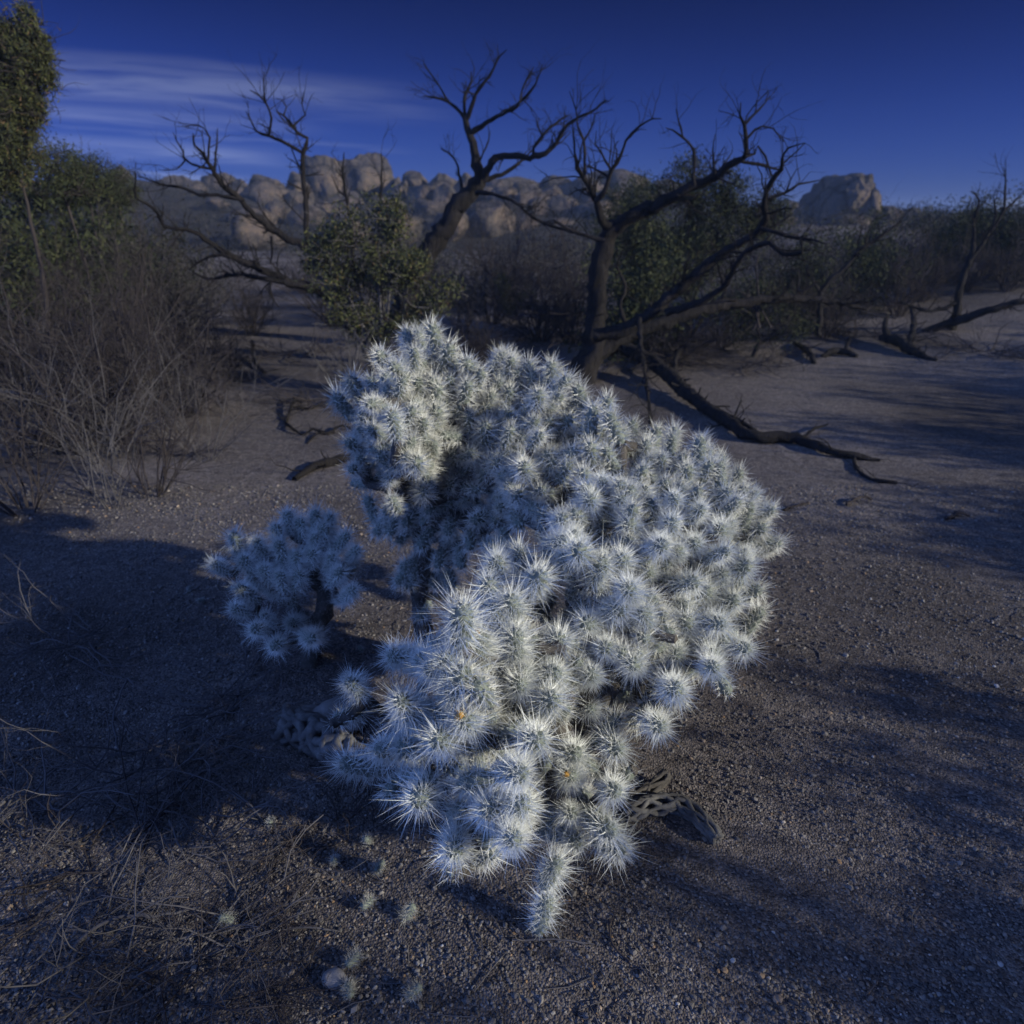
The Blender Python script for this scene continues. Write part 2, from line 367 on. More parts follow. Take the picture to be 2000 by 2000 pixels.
def boulder(px0, px1, top, base, y, seed, label, depth=None, boxy=0.6, sub=4, amp=0.13, rot=0, cuts=12):
    if y >= 48: base += 28
    A = PY(px0, base, y); B = PY(px1, base, y); T = PY((px0+px1)/2, top, y)
    wd = (B.x-A.x)*(1.34 if y > 43.5 else 1.15); h = (T.z-A.z)*1.15; dp = depth or wd*0.9
    v, f = rock_arrays((wd, dp, h), seed, sub, cuts, boxy, amp)
    o = MB(); o.add(v, f, 0, True)
    ob = o.build('boulder', M_rock, loc=((A.x+B.x)/2, y, T.z-h/2))
    return tag(ob, label, 'boulder', 'granite boulders on the ridge')
BL = [
 (596, 675, 290, 405, 50, 1, 'left half of the tall twin boulder on the skyline behind the leftmost dead tree', None, .35),
 (668, 775, 288, 400, 51, 2, 'right half of the tall twin boulder on the skyline, squarer and broader', None, .6),
 (566, 618, 328, 400, 49, 3, 'sloping shoulder boulder leaning against the left side of the twin boulder', None, .2),
 (752, 792, 338, 385, 49, 4, 'small warm lit boulder touching the right side of the twin boulder', None, .5),
 (786, 836, 334, 385, 51, 5, 'rounded orange tinged boulder just right of the twin boulder', None, .5),
 (832, 892, 328, 390, 50, 6, 'blocky skyline boulder directly left of the leaning dead trunk', None, .7),
 (885, 925, 338, 400, 47, 7, 'narrow boulder half hidden by the leaning dead trunk', None, .4),
 (925, 985, 352, 400, 48, 8, 'low flat boulder under the curving dead limb', None, .5),
 (905, 1010, 385, 490, 36, 9, 'big pale sloping boulder on the hillside below the middle dead tree', 5, .3),
 (850, 915, 405, 480, 34, 10, 'pale rounded boulder in front of the leaning dead trunk on the hillside', 3, .4),
 (560, 640, 388, 470, 38, 11, 'pale round boulder low on the hillside below the twin boulder', None, .4),
 (520, 572, 390, 440, 40, 12, 'small pale boulder between the two left dead limbs', None, .3),
 (615, 665, 388, 430, 40, 13, 'smaller pale boulder at the foot of the twin boulder', None, .4),
 (1005, 1060, 348, 400, 50, 14, 'dark skyline boulder right of the gap with low white cloud', None, .6),
 (1050, 1120, 340, 400, 52, 15, 'rounded skyline boulder left of the forked dead tree', None, .5),
 (1112, 1190, 338, 400, 51, 16, 'broad skyline boulder behind the forked dead tree', None, .5),
 (1030, 1075, 385, 425, 42, 17, 'small warm boulder halfway up the slope between two dead trees', None, .5),
 (1078, 1130, 372, 430, 43, 18, 'stacked pale boulder halfway up the slope left of the forked tree', None, .6),
 (1185, 1250, 350, 400, 50, 19, 'low skyline boulder left of the round green bush', None, .4),
 (1250, 1330, 352, 410, 52, 20, 'skyline boulder peeping over the thick right limb', None, .5),
 (1572, 1668, 345, 474, 40, 21, 'huge flat topped boulder standing alone on the right skyline', 4.5, 1.5),
 (1650, 1702, 356, 446, 38.6, 22, 'tall slab leaning on the right side of the huge flat topped boulder', 3, .4),
 (1600, 1705, 418, 470, 36, 23, 'low ledge rock under the huge flat topped boulder', 4, .5),
 (1505, 1565, 378, 440, 44, 24, 'grey boulder left of the huge flat topped boulder', None, .5),
 (1698, 1760, 402, 450, 41, 25, 'small boulder right of the huge flat topped boulder', None, .5),
 (1745, 1805, 406, 450, 43, 26, 'low rounded boulder near the small white cloud on the right', None, .4),
 (215, 275, 322, 365, 52, 27, 'small boulder on the skyline beside the left green bushes', None, .5),
 (402, 462, 322, 375, 51, 28, 'boulder on the skyline behind the drooping left dead limb', None, .5),
 (495, 560, 335, 385, 53, 29, 'low dark boulder left of the twin boulder shoulder', None, .4),
 (405, 450, 382, 410, 40, 30, 'tiny pale boulder on the slope below the drooping dead limb', None, .4),
 (470, 590, 352, 440, 47, 60, 'long sloping grey rock mass leading up to the twin boulder from the left', 6, .2),
 (300, 420, 338, 420, 50, 61, 'broad low grey rock outcrop on the skyline above the sage shrubs', 6, .3),
 (600, 760, 395, 455, 42, 62, 'wide pale slab apron in front of the tall twin boulder', 6, .4),
 (450, 560, 400, 470, 38, 63, 'pale rock slope in the scrub behind the leftmost dead tree', 5, .3),
 (780, 900, 380, 450, 43, 64, 'wide brown rock bench under the blocky skyline boulder', 6, .5),
 (1090, 1230, 388, 455, 42, 65, 'wide brown rock bench between the forks of the large dead tree', 6, .5),
 (1130, 1260, 335, 400, 53, 66, 'long skyline rock behind the broad boulder at the forked tree', 6, .6),
 (930, 1090, 346, 410, 54, 67, 'long low skyline rock behind the curving dead limb', 6, .5),
 (455, 560, 412, 492, 31, 68, 'large pale rock low in the scrub beneath the leftmost drooping limbs', 3.5, .4),
 (640, 740, 415, 490, 32, 69, 'pale rock low on the slope half behind the olive bush', 3, .5),
 (740, 830, 405, 470, 33, 70, 'pale rock low on the slope above the right half of the olive bush', 3, .5),
 (768, 800, 352, 410, 47, 41, 'narrow pale boulder low against the right side of the twin boulder', None, .5),
 (800, 850, 352, 410, 46, 42, 'pale boulder in the second row under the orange tinged one', None, .6),
 (845, 890, 360, 420, 45, 43, 'grey boulder in the second row beside the leaning dead trunk', None, .4),
 (640, 720, 372, 430, 45, 44, 'broad pale boulder at the front foot of the tall twin boulder', None, .5),
 (715, 790, 380, 440, 44, 45, 'low pale boulder stepping down right of the twin boulder foot', None, .4),
 (560, 610, 372, 420, 46, 46, 'grey boulder stepping down left of the twin boulder foot', None, .5),
 (960, 1015, 362, 410, 46, 47, 'grey boulder wedged behind the big pale sloping one', None, .5),
 (1010, 1060, 362, 415, 45, 48, 'dark brown boulder in the second row under the forked limbs', None, .5),
 (1055, 1100, 358, 405, 47, 49, 'pale boulder in the second row just left of the forked tree', None, .6),
 (1120, 1165, 365, 420, 44, 50, 'tan boulder in the second row framed by the forked limbs', None, .5),
 (1160, 1215, 368, 420, 46, 51, 'rounded brown boulder in the second row right of the fork', None, .4),
 (1215, 1280, 362, 420, 47, 52, 'brown boulder in the second row above the thick right limb', None, .5),
 (985, 1050, 410, 470, 36, 53, 'low dark slab right of the big pale sloping boulder', None, .3),
 (780, 850, 420, 480, 35, 54, 'low pale slab left of the leaning dead trunk', None, .3),
 (1060, 1120, 415, 460, 38, 55, 'low brown rock in the scrub left of the forked tree', None, .4),
 (490, 545, 365, 410, 46, 56, 'low brown rock left of the twin boulder among scrub', None, .4),
 (1700, 1745, 425, 465, 36, 57, 'low rock at the right foot of the flat topped boulder', None, .4),
 (1500, 1550, 408, 450, 38, 58, 'low rock at the left foot of the flat topped boulder', None, .4),
 (440, 500, 352, 390, 50, 59, 'low rounded rock right of the boulder behind the drooping limb', None, .4),
 (1975, 2050, 425, 465, 30, 31, 'pale boulder cut by the right edge of the picture', None, .6),
]
for (a, b, t_, c, y, sd, lb, dp, bx) in BL: boulder(a, b, t_, c, y, sd, lb, dp, bx, cuts=7 if sd == 21 else 12, amp=.16 if sd == 21 else .13, sub=5 if sd in (1, 2, 9, 21, 62) else 4)

# ------------------------------------------------------------------ plants: generators
def grow(mb, rng, p, d, L, r, lvl, tips, curl=0.35, up=0.08, segs=4, kids=(2, 4), sides=3, ang=0.8, matid=0, ratio=0.62, zmin=None):
    pts = [p]; rad = [r]; d = d.copy()
    for k in range(segs):
        d = d + Vector(rng.standard_normal(3)*curl*0.5) + Vector((0, 0, up)); d.normalize()
        p = p + d*(L/segs)
        if zmin is not None and p.z < zmin: p.z = zmin + rng.uniform(0, .01); d.z = abs(d.z)*0.3
        pts.append(p); rad.append(r*(1-0.5*(k+1)/segs) if lvl else r*(1-0.85*(k+1)/segs))
    tube(mb, pts, rad, sides if lvl < 2 else sides+1, matid, closed_tip=False)
    if lvl == 0: tips.append((pts[-1], d)); tips.append((pts[len(pts)//2], d)); return
    n = rng.integers(kids[0], kids[1]+1)
    for k in range(n):
        i_ = rng.integers(1, len(pts)); a = Vector(rng.standard_normal(3))
        nd = (d + a*ang*0.6).normalized()
        grow(mb, rng, pts[i_], nd, L*ratio*rng.uniform(.7, 1.2), rad[i_]*0.7, lvl-1, tips, curl, up, segs, kids, sides, ang, matid, ratio, zmin)
def leaves(mb, rng, centres, n, spread, ll, lw, matid=0, flat=1.0):
    cs = np.array([tuple(c) for c in centres]); m = len(cs)*n
    c = np.repeat(cs, n, 0) + rng.standard_normal((m, 3))*spread*np.array([1, 1, flat])
    d = unit(rng.standard_normal((m, 3)) + np.array([0, 0, .5])); s_ = unit(np.cross(d, rng.standard_normal((m, 3))))
    l = ll*rng.uniform(.6, 1.3, m)[:, None]; w_ = lw*rng.uniform(.7, 1.3, m)[:, None]
    V = np.stack([c-s_*w_/2, c+s_*w_/2, c+d*l], 1).reshape(-1, 3)
    mb.add(V, np.arange(m*3).reshape(-1, 3), matid)

def shrub_mesh(seed, h=0.8, stems=14, lvl=3, r=0.006, spread=0.9, curl=0.4, up=0.05, leaf=None, kids=(2, 4), m=M_twig, sides=3, ratio=.62, lean=(0, 0)):
    rng = np.random.default_rng(seed); b = MB(); tips = []
    for k in range(stems):
        a = rng.uniform(0, 6.28); s_ = rng.uniform(.2, 1)*spread
        d = Vector((math.cos(a)*s_+lean[0], math.sin(a)*s_+lean[1], 1)).normalized()
        grow(b, rng, Vector((math.cos(a)*.04, math.sin(a)*.04, -0.02)), d, h*rng.uniform(.35, .6), r*rng.uniform(.7, 1.3), lvl, tips, curl, up, 4, kids, sides, 0.85, 0, ratio, zmin=0.0)
    tw = b.mesh('twigs', [m]); lf = None
    if leaf:
        n, sp_, ll, lw, lm = leaf; b2 = MB(); leaves(b2, rng, [t_[0] for t_ in tips], n, sp_, ll, lw); lf = b2.mesh('foliage', [lm])
    return tw, lf
def shrub(name, meshes, loc, sc, rz, label, cat='shrub', group=None, single=True):
    tw, lf = meshes
    if lf is None:
        o = bpy.data.objects.new(name, tw); C.objects.link(o); o.location = loc
    else:
        o = bpy.data.objects.new(name, None); C.objects.link(o); o.location = loc
        for nm, me in (('twigs', tw), ('foliage', lf)):
            c = bpy.data.objects.new(nm, me); C.objects.link(c); c.parent = o
    o.scale = (sc if isinstance(sc, tuple) else (sc, sc, sc)); o.rotation_euler = (0, 0, rz)
    return tag(o, label, cat, group)

# ------------------------------------------------------------------ dead trees traced limb by limb
def dead_tree(label, base, limbs, trunk, seed, twig_n=5, mat_=M_bark, name='dead_tree', group='bare dead trees'):
    rng = np.random.default_rng(seed)
    root = empty(name, base, label, 'tree', group)
    def make(nm, pts):
        b = MB(); P3 = [PY(a, b_, y)-base for (a, b_, y, r) in pts]; R3 = [rpx(r, y)*(.72 if r > 30 else .66 if r > 16 else .60) for (a, b_, y, r) in pts]
        q_, rr_ = refine(P3, R3, 0.05, 0.22, rng)
        big = max(R3) > 0.03
        tube(b, q_, rr_, 13 if big else 7, 0, 0.13 if big else 0.12, rng)
        # small twigs off the limb
        if nm == 'limb' and twig_n:
            L = sum((q_[k+1]-q_[k]).length for k in range(len(q_)-1))
            for k in range(int(L*twig_n*2.6)):
                i_ = int(rng.uniform(.25, 1)*(len(q_)-1)); rr0 = rr_[i_]
                if rr0 > 0.05: continue
                t_ = (q_[min(i_+1, len(q_)-1)]-q_[max(i_-1, 0)]).normalized()
                d = (t_ + Vector(rng.standard_normal(3))*.7 + Vector((0, 0, .35))).normalized()
                grow(b, rng, q_[i_], d, rng.uniform(.08, .32), min(max(rr0*.4, .003), .009), 2 if rng.uniform() < .7 else 1, [], .42, .03, 4, (2, 3), 3, 1.15, 0, .58)
        return b.build(nm, mat_, root)
    make('trunk', trunk)
    for l in limbs: make('limb', l)
    return root
def L3(y, *pts, y2=None):
    n = len(pts); y2 = y if y2 is None else y2
    return [(a, b, y+(y2-y)*k/max(1, n-1), r) for k, (a, b, r) in enumerate(pts)]

yA = 7.2; bA = G(690, 645)
dead_tree('leftmost bare dead tree with crooked limbs rising out of the green bush', bA, [
 L3(yA, (620,520,9), (601,471,8), (598,399,8), (592,326,6.5), (594,297,5.5), (600,270,5), (580,261,4), (572,246,3.5), (554,225,3), (540,217,1.5)),
 L3(yA, (594,300,5), (560,280,4.5), (525,265,4.5), (500,256,3), (490,235,2), (480,217,1)),
 L3(yA, (525,264,4), (530,230,3.5), (520,200,3), (515,180,2.2), (516,140,1), y2=6.9),
 L3(yA, (521,203,2.5), (505,185,2), (488,176,1)),
 L3(yA, (572,247,3), (585,235,2.5), (596,225,2.2), (590,205,1.6), (593,180,.8)),
 L3(yA, (554,226,2.2), (560,210,1.8), (550,195,1.4), (538,192,.8)),
 L3(yA, (640,520,12), (594,482,11), (543,456,10), (500,424,9), (471,391,8), (435,362,7), (420,337,6), (406,315,5), (395,297,4), (380,283,3), (377,261,1.4), y2=6.6),
 L3(6.7, (406,315,4), (408,290,3.2), (410,268,2.8), (398,250,2.2), (385,243,1.8), (360,248,1)),
 L3(6.7, (420,337,4), (422,300,3), (424,270,2), (425,250,1)),
 L3(6.8, (412,330,4), (395,328,3.6), (375,320,3.2), (360,310,3), (358,295,2.4), (345,275,1.8), (338,258,1)),
 L3(6.8, (362,312,2.5), (345,330,1.8), (318,332,1)),
 L3(6.9, (474,394,6), (435,382,5), (390,380,4.5), (350,365,4), (320,362,3.2), (290,350,2.2), (268,345,1)),
 L3(6.9, (680,600,14), (616,565,13), (565,551,12), (507,525,11), (449,500,9), (409,475,7), (377,453,6), (322,440,5), (308,417,4.5), (286,398,3.5), (264,384,3), (266,344,1.2), y2=6.0),
 L3(6.4, (440,496,5), (400,505,4), (370,525,2)),
 L3(6.7, (640,560,10), (600,560,9), (520,545,7), (460,535,6), (410,545,4), (375,530,2), y2=6.2),
 L3(6.5, (530,547,4), (528,575,3), (545,600,2)),
 L3(6.9, (530,462,4), (532,490,3.5), (528,515,2)),
 L3(7.4, (690,520,6), (683,427,5), (670,344,3.5), (672,297,1.2)),
 L3(7.4, (676,385,3), (660,372,2.4), (650,345,1.2)),
 L3(7.5, (740,520,6), (741,416,4), (745,350,3), (745,300,1.2)),
], L3(7.2, (690,650,24), (685,615,20), (668,570,16), (640,522,13), (620,500,8)), 11)

bC = G(775, 640)
dead_tree('middle bare dead tree with one thick trunk leaning right over the ridge', bC, [
 L3(8, (908,232,7), (906,205,5), (911,178,4), (922,160,3), (920,140,1.5)),
 L3(8, (909,235,8), (920,210,6), (935,175,5), (955,150,4), (965,132,3), (975,110,2.2), (990,97,1), y2=7.7),
 L3(8, (907,230,6), (890,208,4.5), (875,198,4), (850,190,2.8), (825,188,1)),
 L3(8, (876,199,3.5), (862,175,2.8), (845,150,2), (828,125,1)),
 L3(8, (921,260,8), (940,245,7), (970,228,6), (1000,215,5), (1015,200,4.5), (1030,185,4), (1045,165,3), (1055,142,2), (1060,125,1), y2=7.4),
 L3(7.6, (1015,201,3.5), (1020,175,3), (1035,145,2), (1042,130,1)),
 L3(8, (943,352,13), (955,325,10), (975,308,9), (1010,305,8.5), (1045,308,8), (1080,285,6), (1100,255,5), (1120,235,4), (1160,215,2.5), (1185,195,1), y2=7.3),
 L3(7.7, (1042,305,5), (1042,290,4.5), (1060,265,4), (1085,240,3), (1110,225,1.5)),
 L3(7.6, (1060,266,3), (1050,245,2), (1047,230,1)),
 L3(8.1, (950,352,7), (990,335,6), (1015,318,4), (1035,298,2.5), (1062,268,1.2)),
 L3(8, (937,315,4), (943,300,3), (955,275,2), (957,255,1)),
 L3(8.1, (905,380,5), (897,340,4), (890,315,3), (875,297,2), (860,290,1)),
 L3(7.4, (930,378,8), (960,378,5), (1000,392,4.5), (1050,430,4), (1100,448,4), (1150,462,3), y2=6.8),
], L3(8, (775,645,36), (800,575,31), (838,490,28), (872,442,25), (897,398,24), (921,372,22), (936,345,17), (928,308,13), (921,268,10), (912,250,9), (908,230,8)), 12)

bD = G(1130, 748); yD = bD.y
dead_tree('large forked dead tree with dark twisted trunk and wide sprawling limbs', bD, [
 L3(yD, (1198,447,20), (1240,418,19), (1280,400,17), (1320,382,15), (1336,373,14), (1372,355,13), (1405,337,12), (1420,322,10), (1450,311,8), (1457,300,7), (1456,268,6), (1454,243,5), (1445,225,3.5), (1447,200,1.2), y2=5.6),
 L3(5.6, (1454,244,4), (1468,228,3.5), (1480,215,3), (1495,200,2), (1500,182,1)),
 L3(5.6, (1476,220,2.2), (1478,195,1)),
 L3(5.6, (1458,272,4), (1475,253,3), (1490,247,2.5), (1510,252,2), (1520,265,1.6), (1530,275,1)),
 L3(5.6, (1457,306,4), (1475,300,3.5), (1480,285,3), (1495,305,3), (1505,340,3), (1512,350,3)),
 L3(5.6, (1450,316,5), (1480,320,4.5), (1505,328,4), (1522,332,3)),
 L3(5.7, (1356,362,6), (1354,345,5), (1354,293,4), (1333,268,3), (1314,254,2), (1300,250,1)),
 L3(5.7, (1334,268,2.4), (1325,235,1.6), (1320,212,1)),
 L3(5.7, (1397,340,4), (1392,295,2.5), (1397,262,1)),
 L3(5.9, (1160,655,20), (1230,640,18), (1322,569,16), (1372,525,14), (1420,489,12), (1456,467,11), (1485,446,10), (1496,427,9), (1492,391,8), (1506,355,7), (1525,330,5.5), (1528,304,4), (1539,290,3), (1572,279,1.2), y2=5.0),
 L3(5.1, (1500,388,5), (1535,375,4.5), (1560,360,3.5), (1600,352,1.5)),
 L3(5.1, (1536,374,3), (1545,350,2.2), (1556,330,1)),
 L3(5.2, (1486,446,7), (1520,455,6), (1560,465,5), (1590,468,4), (1612,476,2), y2=4.9),
 L3(5.1, (1565,465,3.5), (1567,490,2)),
 L3(5.7, (1300,612,12), (1354,594,11), (1409,565,9), (1430,536,8), (1445,504,7.5), (1474,482,7.5), (1503,475,7), (1532,496,6), (1568,493,5), y2=4.9),
 L3(yD, (1165,690,24), (1230,652,20), (1300,628,19), (1370,605,17), (1450,592,15), (1530,583,13), (1600,587,10), (1690,602,5), y2=6.6),
 L3(yD, (1196,450,14), (1176,431,12), (1162,384,9), (1140,348,6.5), (1125,315,5), (1120,268,2.5), (1118,240,1), y2=5.7),
 L3(5.8, (1141,348,5), (1142,300,4), (1140,275,3.5), (1128,245,2.6), (1125,215,2), (1112,178,1)),
 L3(5.8, (1140,276,3), (1155,250,2.5), (1162,222,1)),
 L3(5.9, (1165,392,8), (1176,384,7.5), (1190,344,6), (1212,304,5), (1223,275,4), (1249,246,3), (1274,232,2), (1292,232,1), y2=5.5),
 L3(5.8, (1190,348,4), (1165,330,3), (1143,322,1.2)),
 L3(5.8, (1196,336,4), (1175,300,3), (1163,280,2.2), (1165,255,1)),
 L3(6.0, (1182,470,8), (1150,462,6), (1120,452,4), (1080,430,2)),
 L3(5.7, (1248,622,8), (1252,672,7), (1262,740,6), (1270,810,5), (1268,845,4), y2=4.6),
 L3(yD, (1150,720,26), (1090,745,18), (1030,738,12), (985,728,7), y2=6.3),
 L3(6.2, (1225,645,8), (1210,600,6), (1222,560,5), (1205,520,3), (1215,490,1.5)),
], L3(yD, (1128,765,46), (1140,728,38), (1155,700,33), (1163,640,29), (1165,560,27), (1176,500,25), (1192,452,24), (1205,440,18)), 13)

# fallen limb that runs from the forked tree down to the right
def ground_limb(name, label, px, group=None, seed=1, m=M_bark, cat='log', extra=(), twig=4):
    rng = np.random.default_rng(seed)
    b = MB(); base = None
    for pts in (px, *extra):
        P3 = []; R3 = []
        for it in pts:
            a, b_, r = it[:3]; g = G(a, b_); rr_ = rpx(r, g.y+.2); lift = it[3] if len(it) > 3 else 0
            P3.append(g+Vector((0, 0, rr_*0.75+lift))); R3.append(rr_*(.72 if name == 'fallen_limb' else 1))
        if base is None: base = P3[0].copy()
        P3 = [q_-base for q_ in P3]
        q_, rr_ = refine(P3, R3, 0.05, 0.2, rng)
        tube(b, q_, rr_, 8, 0, 0.12, rng)
        for k in range(int(len(q_)*twig/10)):
            i_ = rng.integers(1, len(q_)); d = Vector(rng.standard_normal(3)); d.z = abs(d.z)*.6
            grow(b, rng, q_[i_], d.normalized(), rng.uniform(.05, .2), max(.25*rr_[i_], .002), 1, [], .6, .0, 4, (1, 2), 3)
    return tag(b.build(name, m, loc=base), label, cat, group)
ground_limb('fallen_limb', 'long dark dead limb lying on sand from the forked tree towards the right', [(1160,735,20,.12), (1200,725,20,.16), (1250,735,19,.12), (1300,756,19,.06), (1336,783,18,.02), (1390,816,17), (1438,850,17), (1474,866,16), (1554,868,14), (1608,886,12), (1662,897,9), (1717,903,4)], seed=5,
  extra=[[(1668,897,5), (1675,925,5), (1715,945,6), (1750,947,4)], [(1312,755,7,.06), (1320,728,6,.14), (1340,705,5,.14), (1387,695,4,.08), (1430,690,2)], [(1560,862,5), (1590,848,4,.03), (1615,838,2,.03)], [(1395,812,6), (1440,838,7,.04), (1480,852,6)]])

# right hand tree
bE = G(1845, 645)
yE = bE.y
dead_tree('small dark dead tree on the pale slope at the right edge', bE, [
 L3(yE, (1862,632,8), (1870,590,7), (1845,603,6), (1810,607,5), (1780,598,4), (1755,590,2)),
 L3(yE, (1800,650,10), (1850,632,13), (1890,620,13), (1930,607,11), (2010,585,8), y2=yE*.95),
 L3(yE, (1890,520,8), (1900,480,6), (1903,430,4), (1912,390,2.5), (1895,373,1)),
 L3(yE, (1893,510,7), (1930,460,5), (1960,410,4.5), (1964,330,1.5)),
 L3(yE, (1960,412,4), (1980,395,3), (2005,368,1.5)),
 L3(yE, (1935,455,4), (1945,420,3), (1940,380,1)),
], L3(yE, (1852,655,16), (1862,632,12), (1872,580,10), (1880,540,9), (1893,512,8)), 14)
dead_tree('thin dark leaning dead tree in front of the huge flat topped boulder', G(1600, 640), [
 L3(7.5, (1622,545,7), (1650,525,6.5), (1675,490,6), (1695,478,6), (1730,455,4), (1762,432,2)),
 L3(7.5, (1690,480,3), (1695,455,2), (1705,440,1)),
 L3(7.5, (1606,580,5), (1590,550,4), (1575,525,3), (1585,510,1.5)),
 L3(7.5, (1600,600,6), (1640,590,4), (1690,612,3), (1750,622,1.5)),
], L3(7.5, (1598,655,9), (1601,610,8), (1605,570,8), (1622,545,7)), 15)
dead_tree('pair of thin grey stems standing beneath the right limbs of the forked tree', G(1490, 640), [
 L3(6.6, (1482,640,5), (1475,600,4), (1462,580,3), (1450,570,1.5)),
 L3(6.6, (1482,600,3), (1480,560,3), (1476,520,2), (1482,500,1)),
 L3(6.6, (1505,640,4), (1492,615,3), (1478,590,2)),
], L3(6.6, (1470,645,4), (1480,625,4), (1480,600,3.5)), 16, 4, M_twigd)

# driftwood on the sand, right middle distance
ground_limb('driftwood', 'broken root like driftwood with two upright stubs on the sand', [(1717,672,6,.03), (1745,680,9,.04), (1771,692,10,.02), (1800,700,6), (1828,706,3)], seed=21, extra=[[(1771,690,6,.05), (1776,668,5,.16), (1768,648,3,.28)], [(1730,676,6,.05), (1722,668,5,.14), (1724,660,3,.24)]], cat='driftwood', group='dead wood scattered on the sand')
ground_limb('driftwood', 'short dark driftwood piece left of the upright stubs', [(1604,698,3), (1640,694,7,.02), (1673,700,4)], seed=22, extra=[[(1650,690,4,.02), (1655,680,3,.1)]], cat='driftwood', group='dead wood scattered on the sand')
ground_limb('driftwood', 'small dark stick lump right of the forked tree shade', [(1550,672,3), (1575,692,6,.02), (1590,712,4)], seed=23, cat='driftwood', group='dead wood scattered on the sand')
ground_limb('driftwood', 'dark broken branch lying left of the cactus crown on the sand', [(575,940,5), (600,925,8), (640,912,10), (690,895,8)], seed=24, cat='driftwood', group='dead wood scattered on the sand')
ground_limb('driftwood', 'forked thin dark branches on the sand left of the cactus', [(577,788,2,.05), (570,806,3,.03), (559,826,3), (568,842,3,.02), (592,852,2)], seed=25, extra=[[(592,852,2), (612,846,3,.02), (640,849,3), (668,838,2,.02), (690,842,1.5)], [(570,804,2,.03), (604,801,2.5), (633,795,2.5,.02), (664,788,2), (690,778,1.5)], [(600,868,1.5), (622,852,2,.01), (655,846,1.5)]], cat='driftwood', group='dead wood scattered on the sand', twig=10)
ground_limb('driftwood', 'crooked upright dark twig at the edge of the left brush', [(497,690,3,.12), (500,715,4,.02), (518,730,3)], seed=26, cat='driftwood', group='dead wood scattered on the sand')

# ------------------------------------------------------------------ green bushes
def leafy(label, base, crown, n_cl, seed, leaf_n=55, spread=.05, ll=.035, lw=.009, lm=M_leaf, tm=M_twig, name='green_bush', cat='bush', stems=12, group=None, one=False):
    """crown: list of (centre offset, radii); clusters spread over shells; twigs reach them"""
    rng = np.random.default_rng(seed); root = empty(name, base, label, cat, group)
    cl = []
    wts = np.array([r.x*r.y*r.z for c, r in crown])**(.42 if one else .7); wts /= wts.sum()
    for k in range(n_cl):
        c, r = crown[rng.choice(len(crown), p=wts)]
        d = Vector(rng.standard_normal(3)).normalized()*rng.uniform(.45, 1.0)
        cl.append(c+Vector((d.x*r.x, d.y*r.y, d.z*r.z)))
    b = MB()
    hubs = []
    for c, r in crown:
        hubs.append(c-Vector((0, 0, r.z*.5)))
        if one and len(hubs) > 1: continue
        pts, rr_ = refine([Vector((0, 0, -.03)), (c*0.45)+Vector(rng.standard_normal(3)*.05), c-Vector((0, 0, r.z*.4))], [.03*r.length+.01, .02*r.length+.006, .008], .1, .3, rng)
        tube(b, pts, rr_, 6, 0, .1, rng)
    tw = MB()
    for q_ in cl:
        h = min(hubs, key=lambda a: (a-q_).length); mid_ = h.lerp(q_, .5)+Vector(rng.standard_normal(3)*.05)
        pts, rr_ = refine([h, mid_, q_], [.006, .004, .0015], .08, 2.0, rng)
        tube(tw, pts, rr_, 3, 0, closed_tip=False)
        if rng.uniform() < .5:
            grow(tw, rng, mid_, (q_-h).normalized(), .22, .003, 1, [], .5, .05, 4, (1, 3))
    tr = b.build('trunk', tm, root); t2 = tw.build('twigs', tm, root)
    lv = MB(); leaves(lv, rng, cl, leaf_n, spread, ll, lw); lv.build('crown', lm, root)
    return root
V3 = Vector
g1 = Vector((PY(738, 655, 5.75).x, 5.75, zg(PY(738, 655, 5.75).x, 5.75)))
def off(px, py, y, base): return PY(px, py, y)-base
y1 = g1.y
leafy('olive green and grey bush below the leftmost dead tree, right behind the cactus top', g1, [
  (off(640,480,y1,g1), V3((.15,.25,.17))), (off(665,440,y1,g1), V3((.12,.2,.15))), (off(730,450,y1,g1), V3((.17,.25,.24))), (off(770,425,y1,g1), V3((.10,.2,.16))), (off(845,585,y1,g1), V3((.19,.25,.15))),
  (off(660,545,y1,g1), V3((.24,.3,.14))), (off(740,535,y1,g1), V3((.26,.3,.16))), (off(800,520,y1,g1), V3((.15,.25,.14))), (off(800,635,y1,g1), V3((.24,.25,.12))), (off(690,610,y1,g1), V3((.25,.25,.12))), (off(720,650,y1,g1), V3((.25,.2,.08))),
  (off(880,560,y1,g1), V3((.07,.1,.08))), (off(610,510,y1,g1), V3((.07,.1,.10)))], 330, 31, 46, .040, .036, .012, tm=M_twig)
g2 = Vector((g1.x-.25, g1.y-.15, g1.z))
shrub('dry_shrub', shrub_mesh(41, .9, 20, 3, .006, 1.0), g2, 1.0, 0, 'pale twiggy dry shrub at the lower left foot of the olive bush', group='dry leafless shrubs')
g3 = G(1010, 655); y3 = g3.y
leafy('small thin bush standing alone left of the forked tree trunk', g3, [(off(1000,600,y3,g3), V3((.14,.14,.14))), (off(1030,585,y3,g3), V3((.12,.12,.14))), (off(985,560,y3,g3), V3((.12,.12,.2)))], 70, 32, 50, .035, .028, .010, tm=M_twig)
g4 = G(1330, 600); y4 = 8.5
g4 = V3((PY(1350, 600, y4).x, y4, zg(PY(1350, 600, y4).x, y4)))
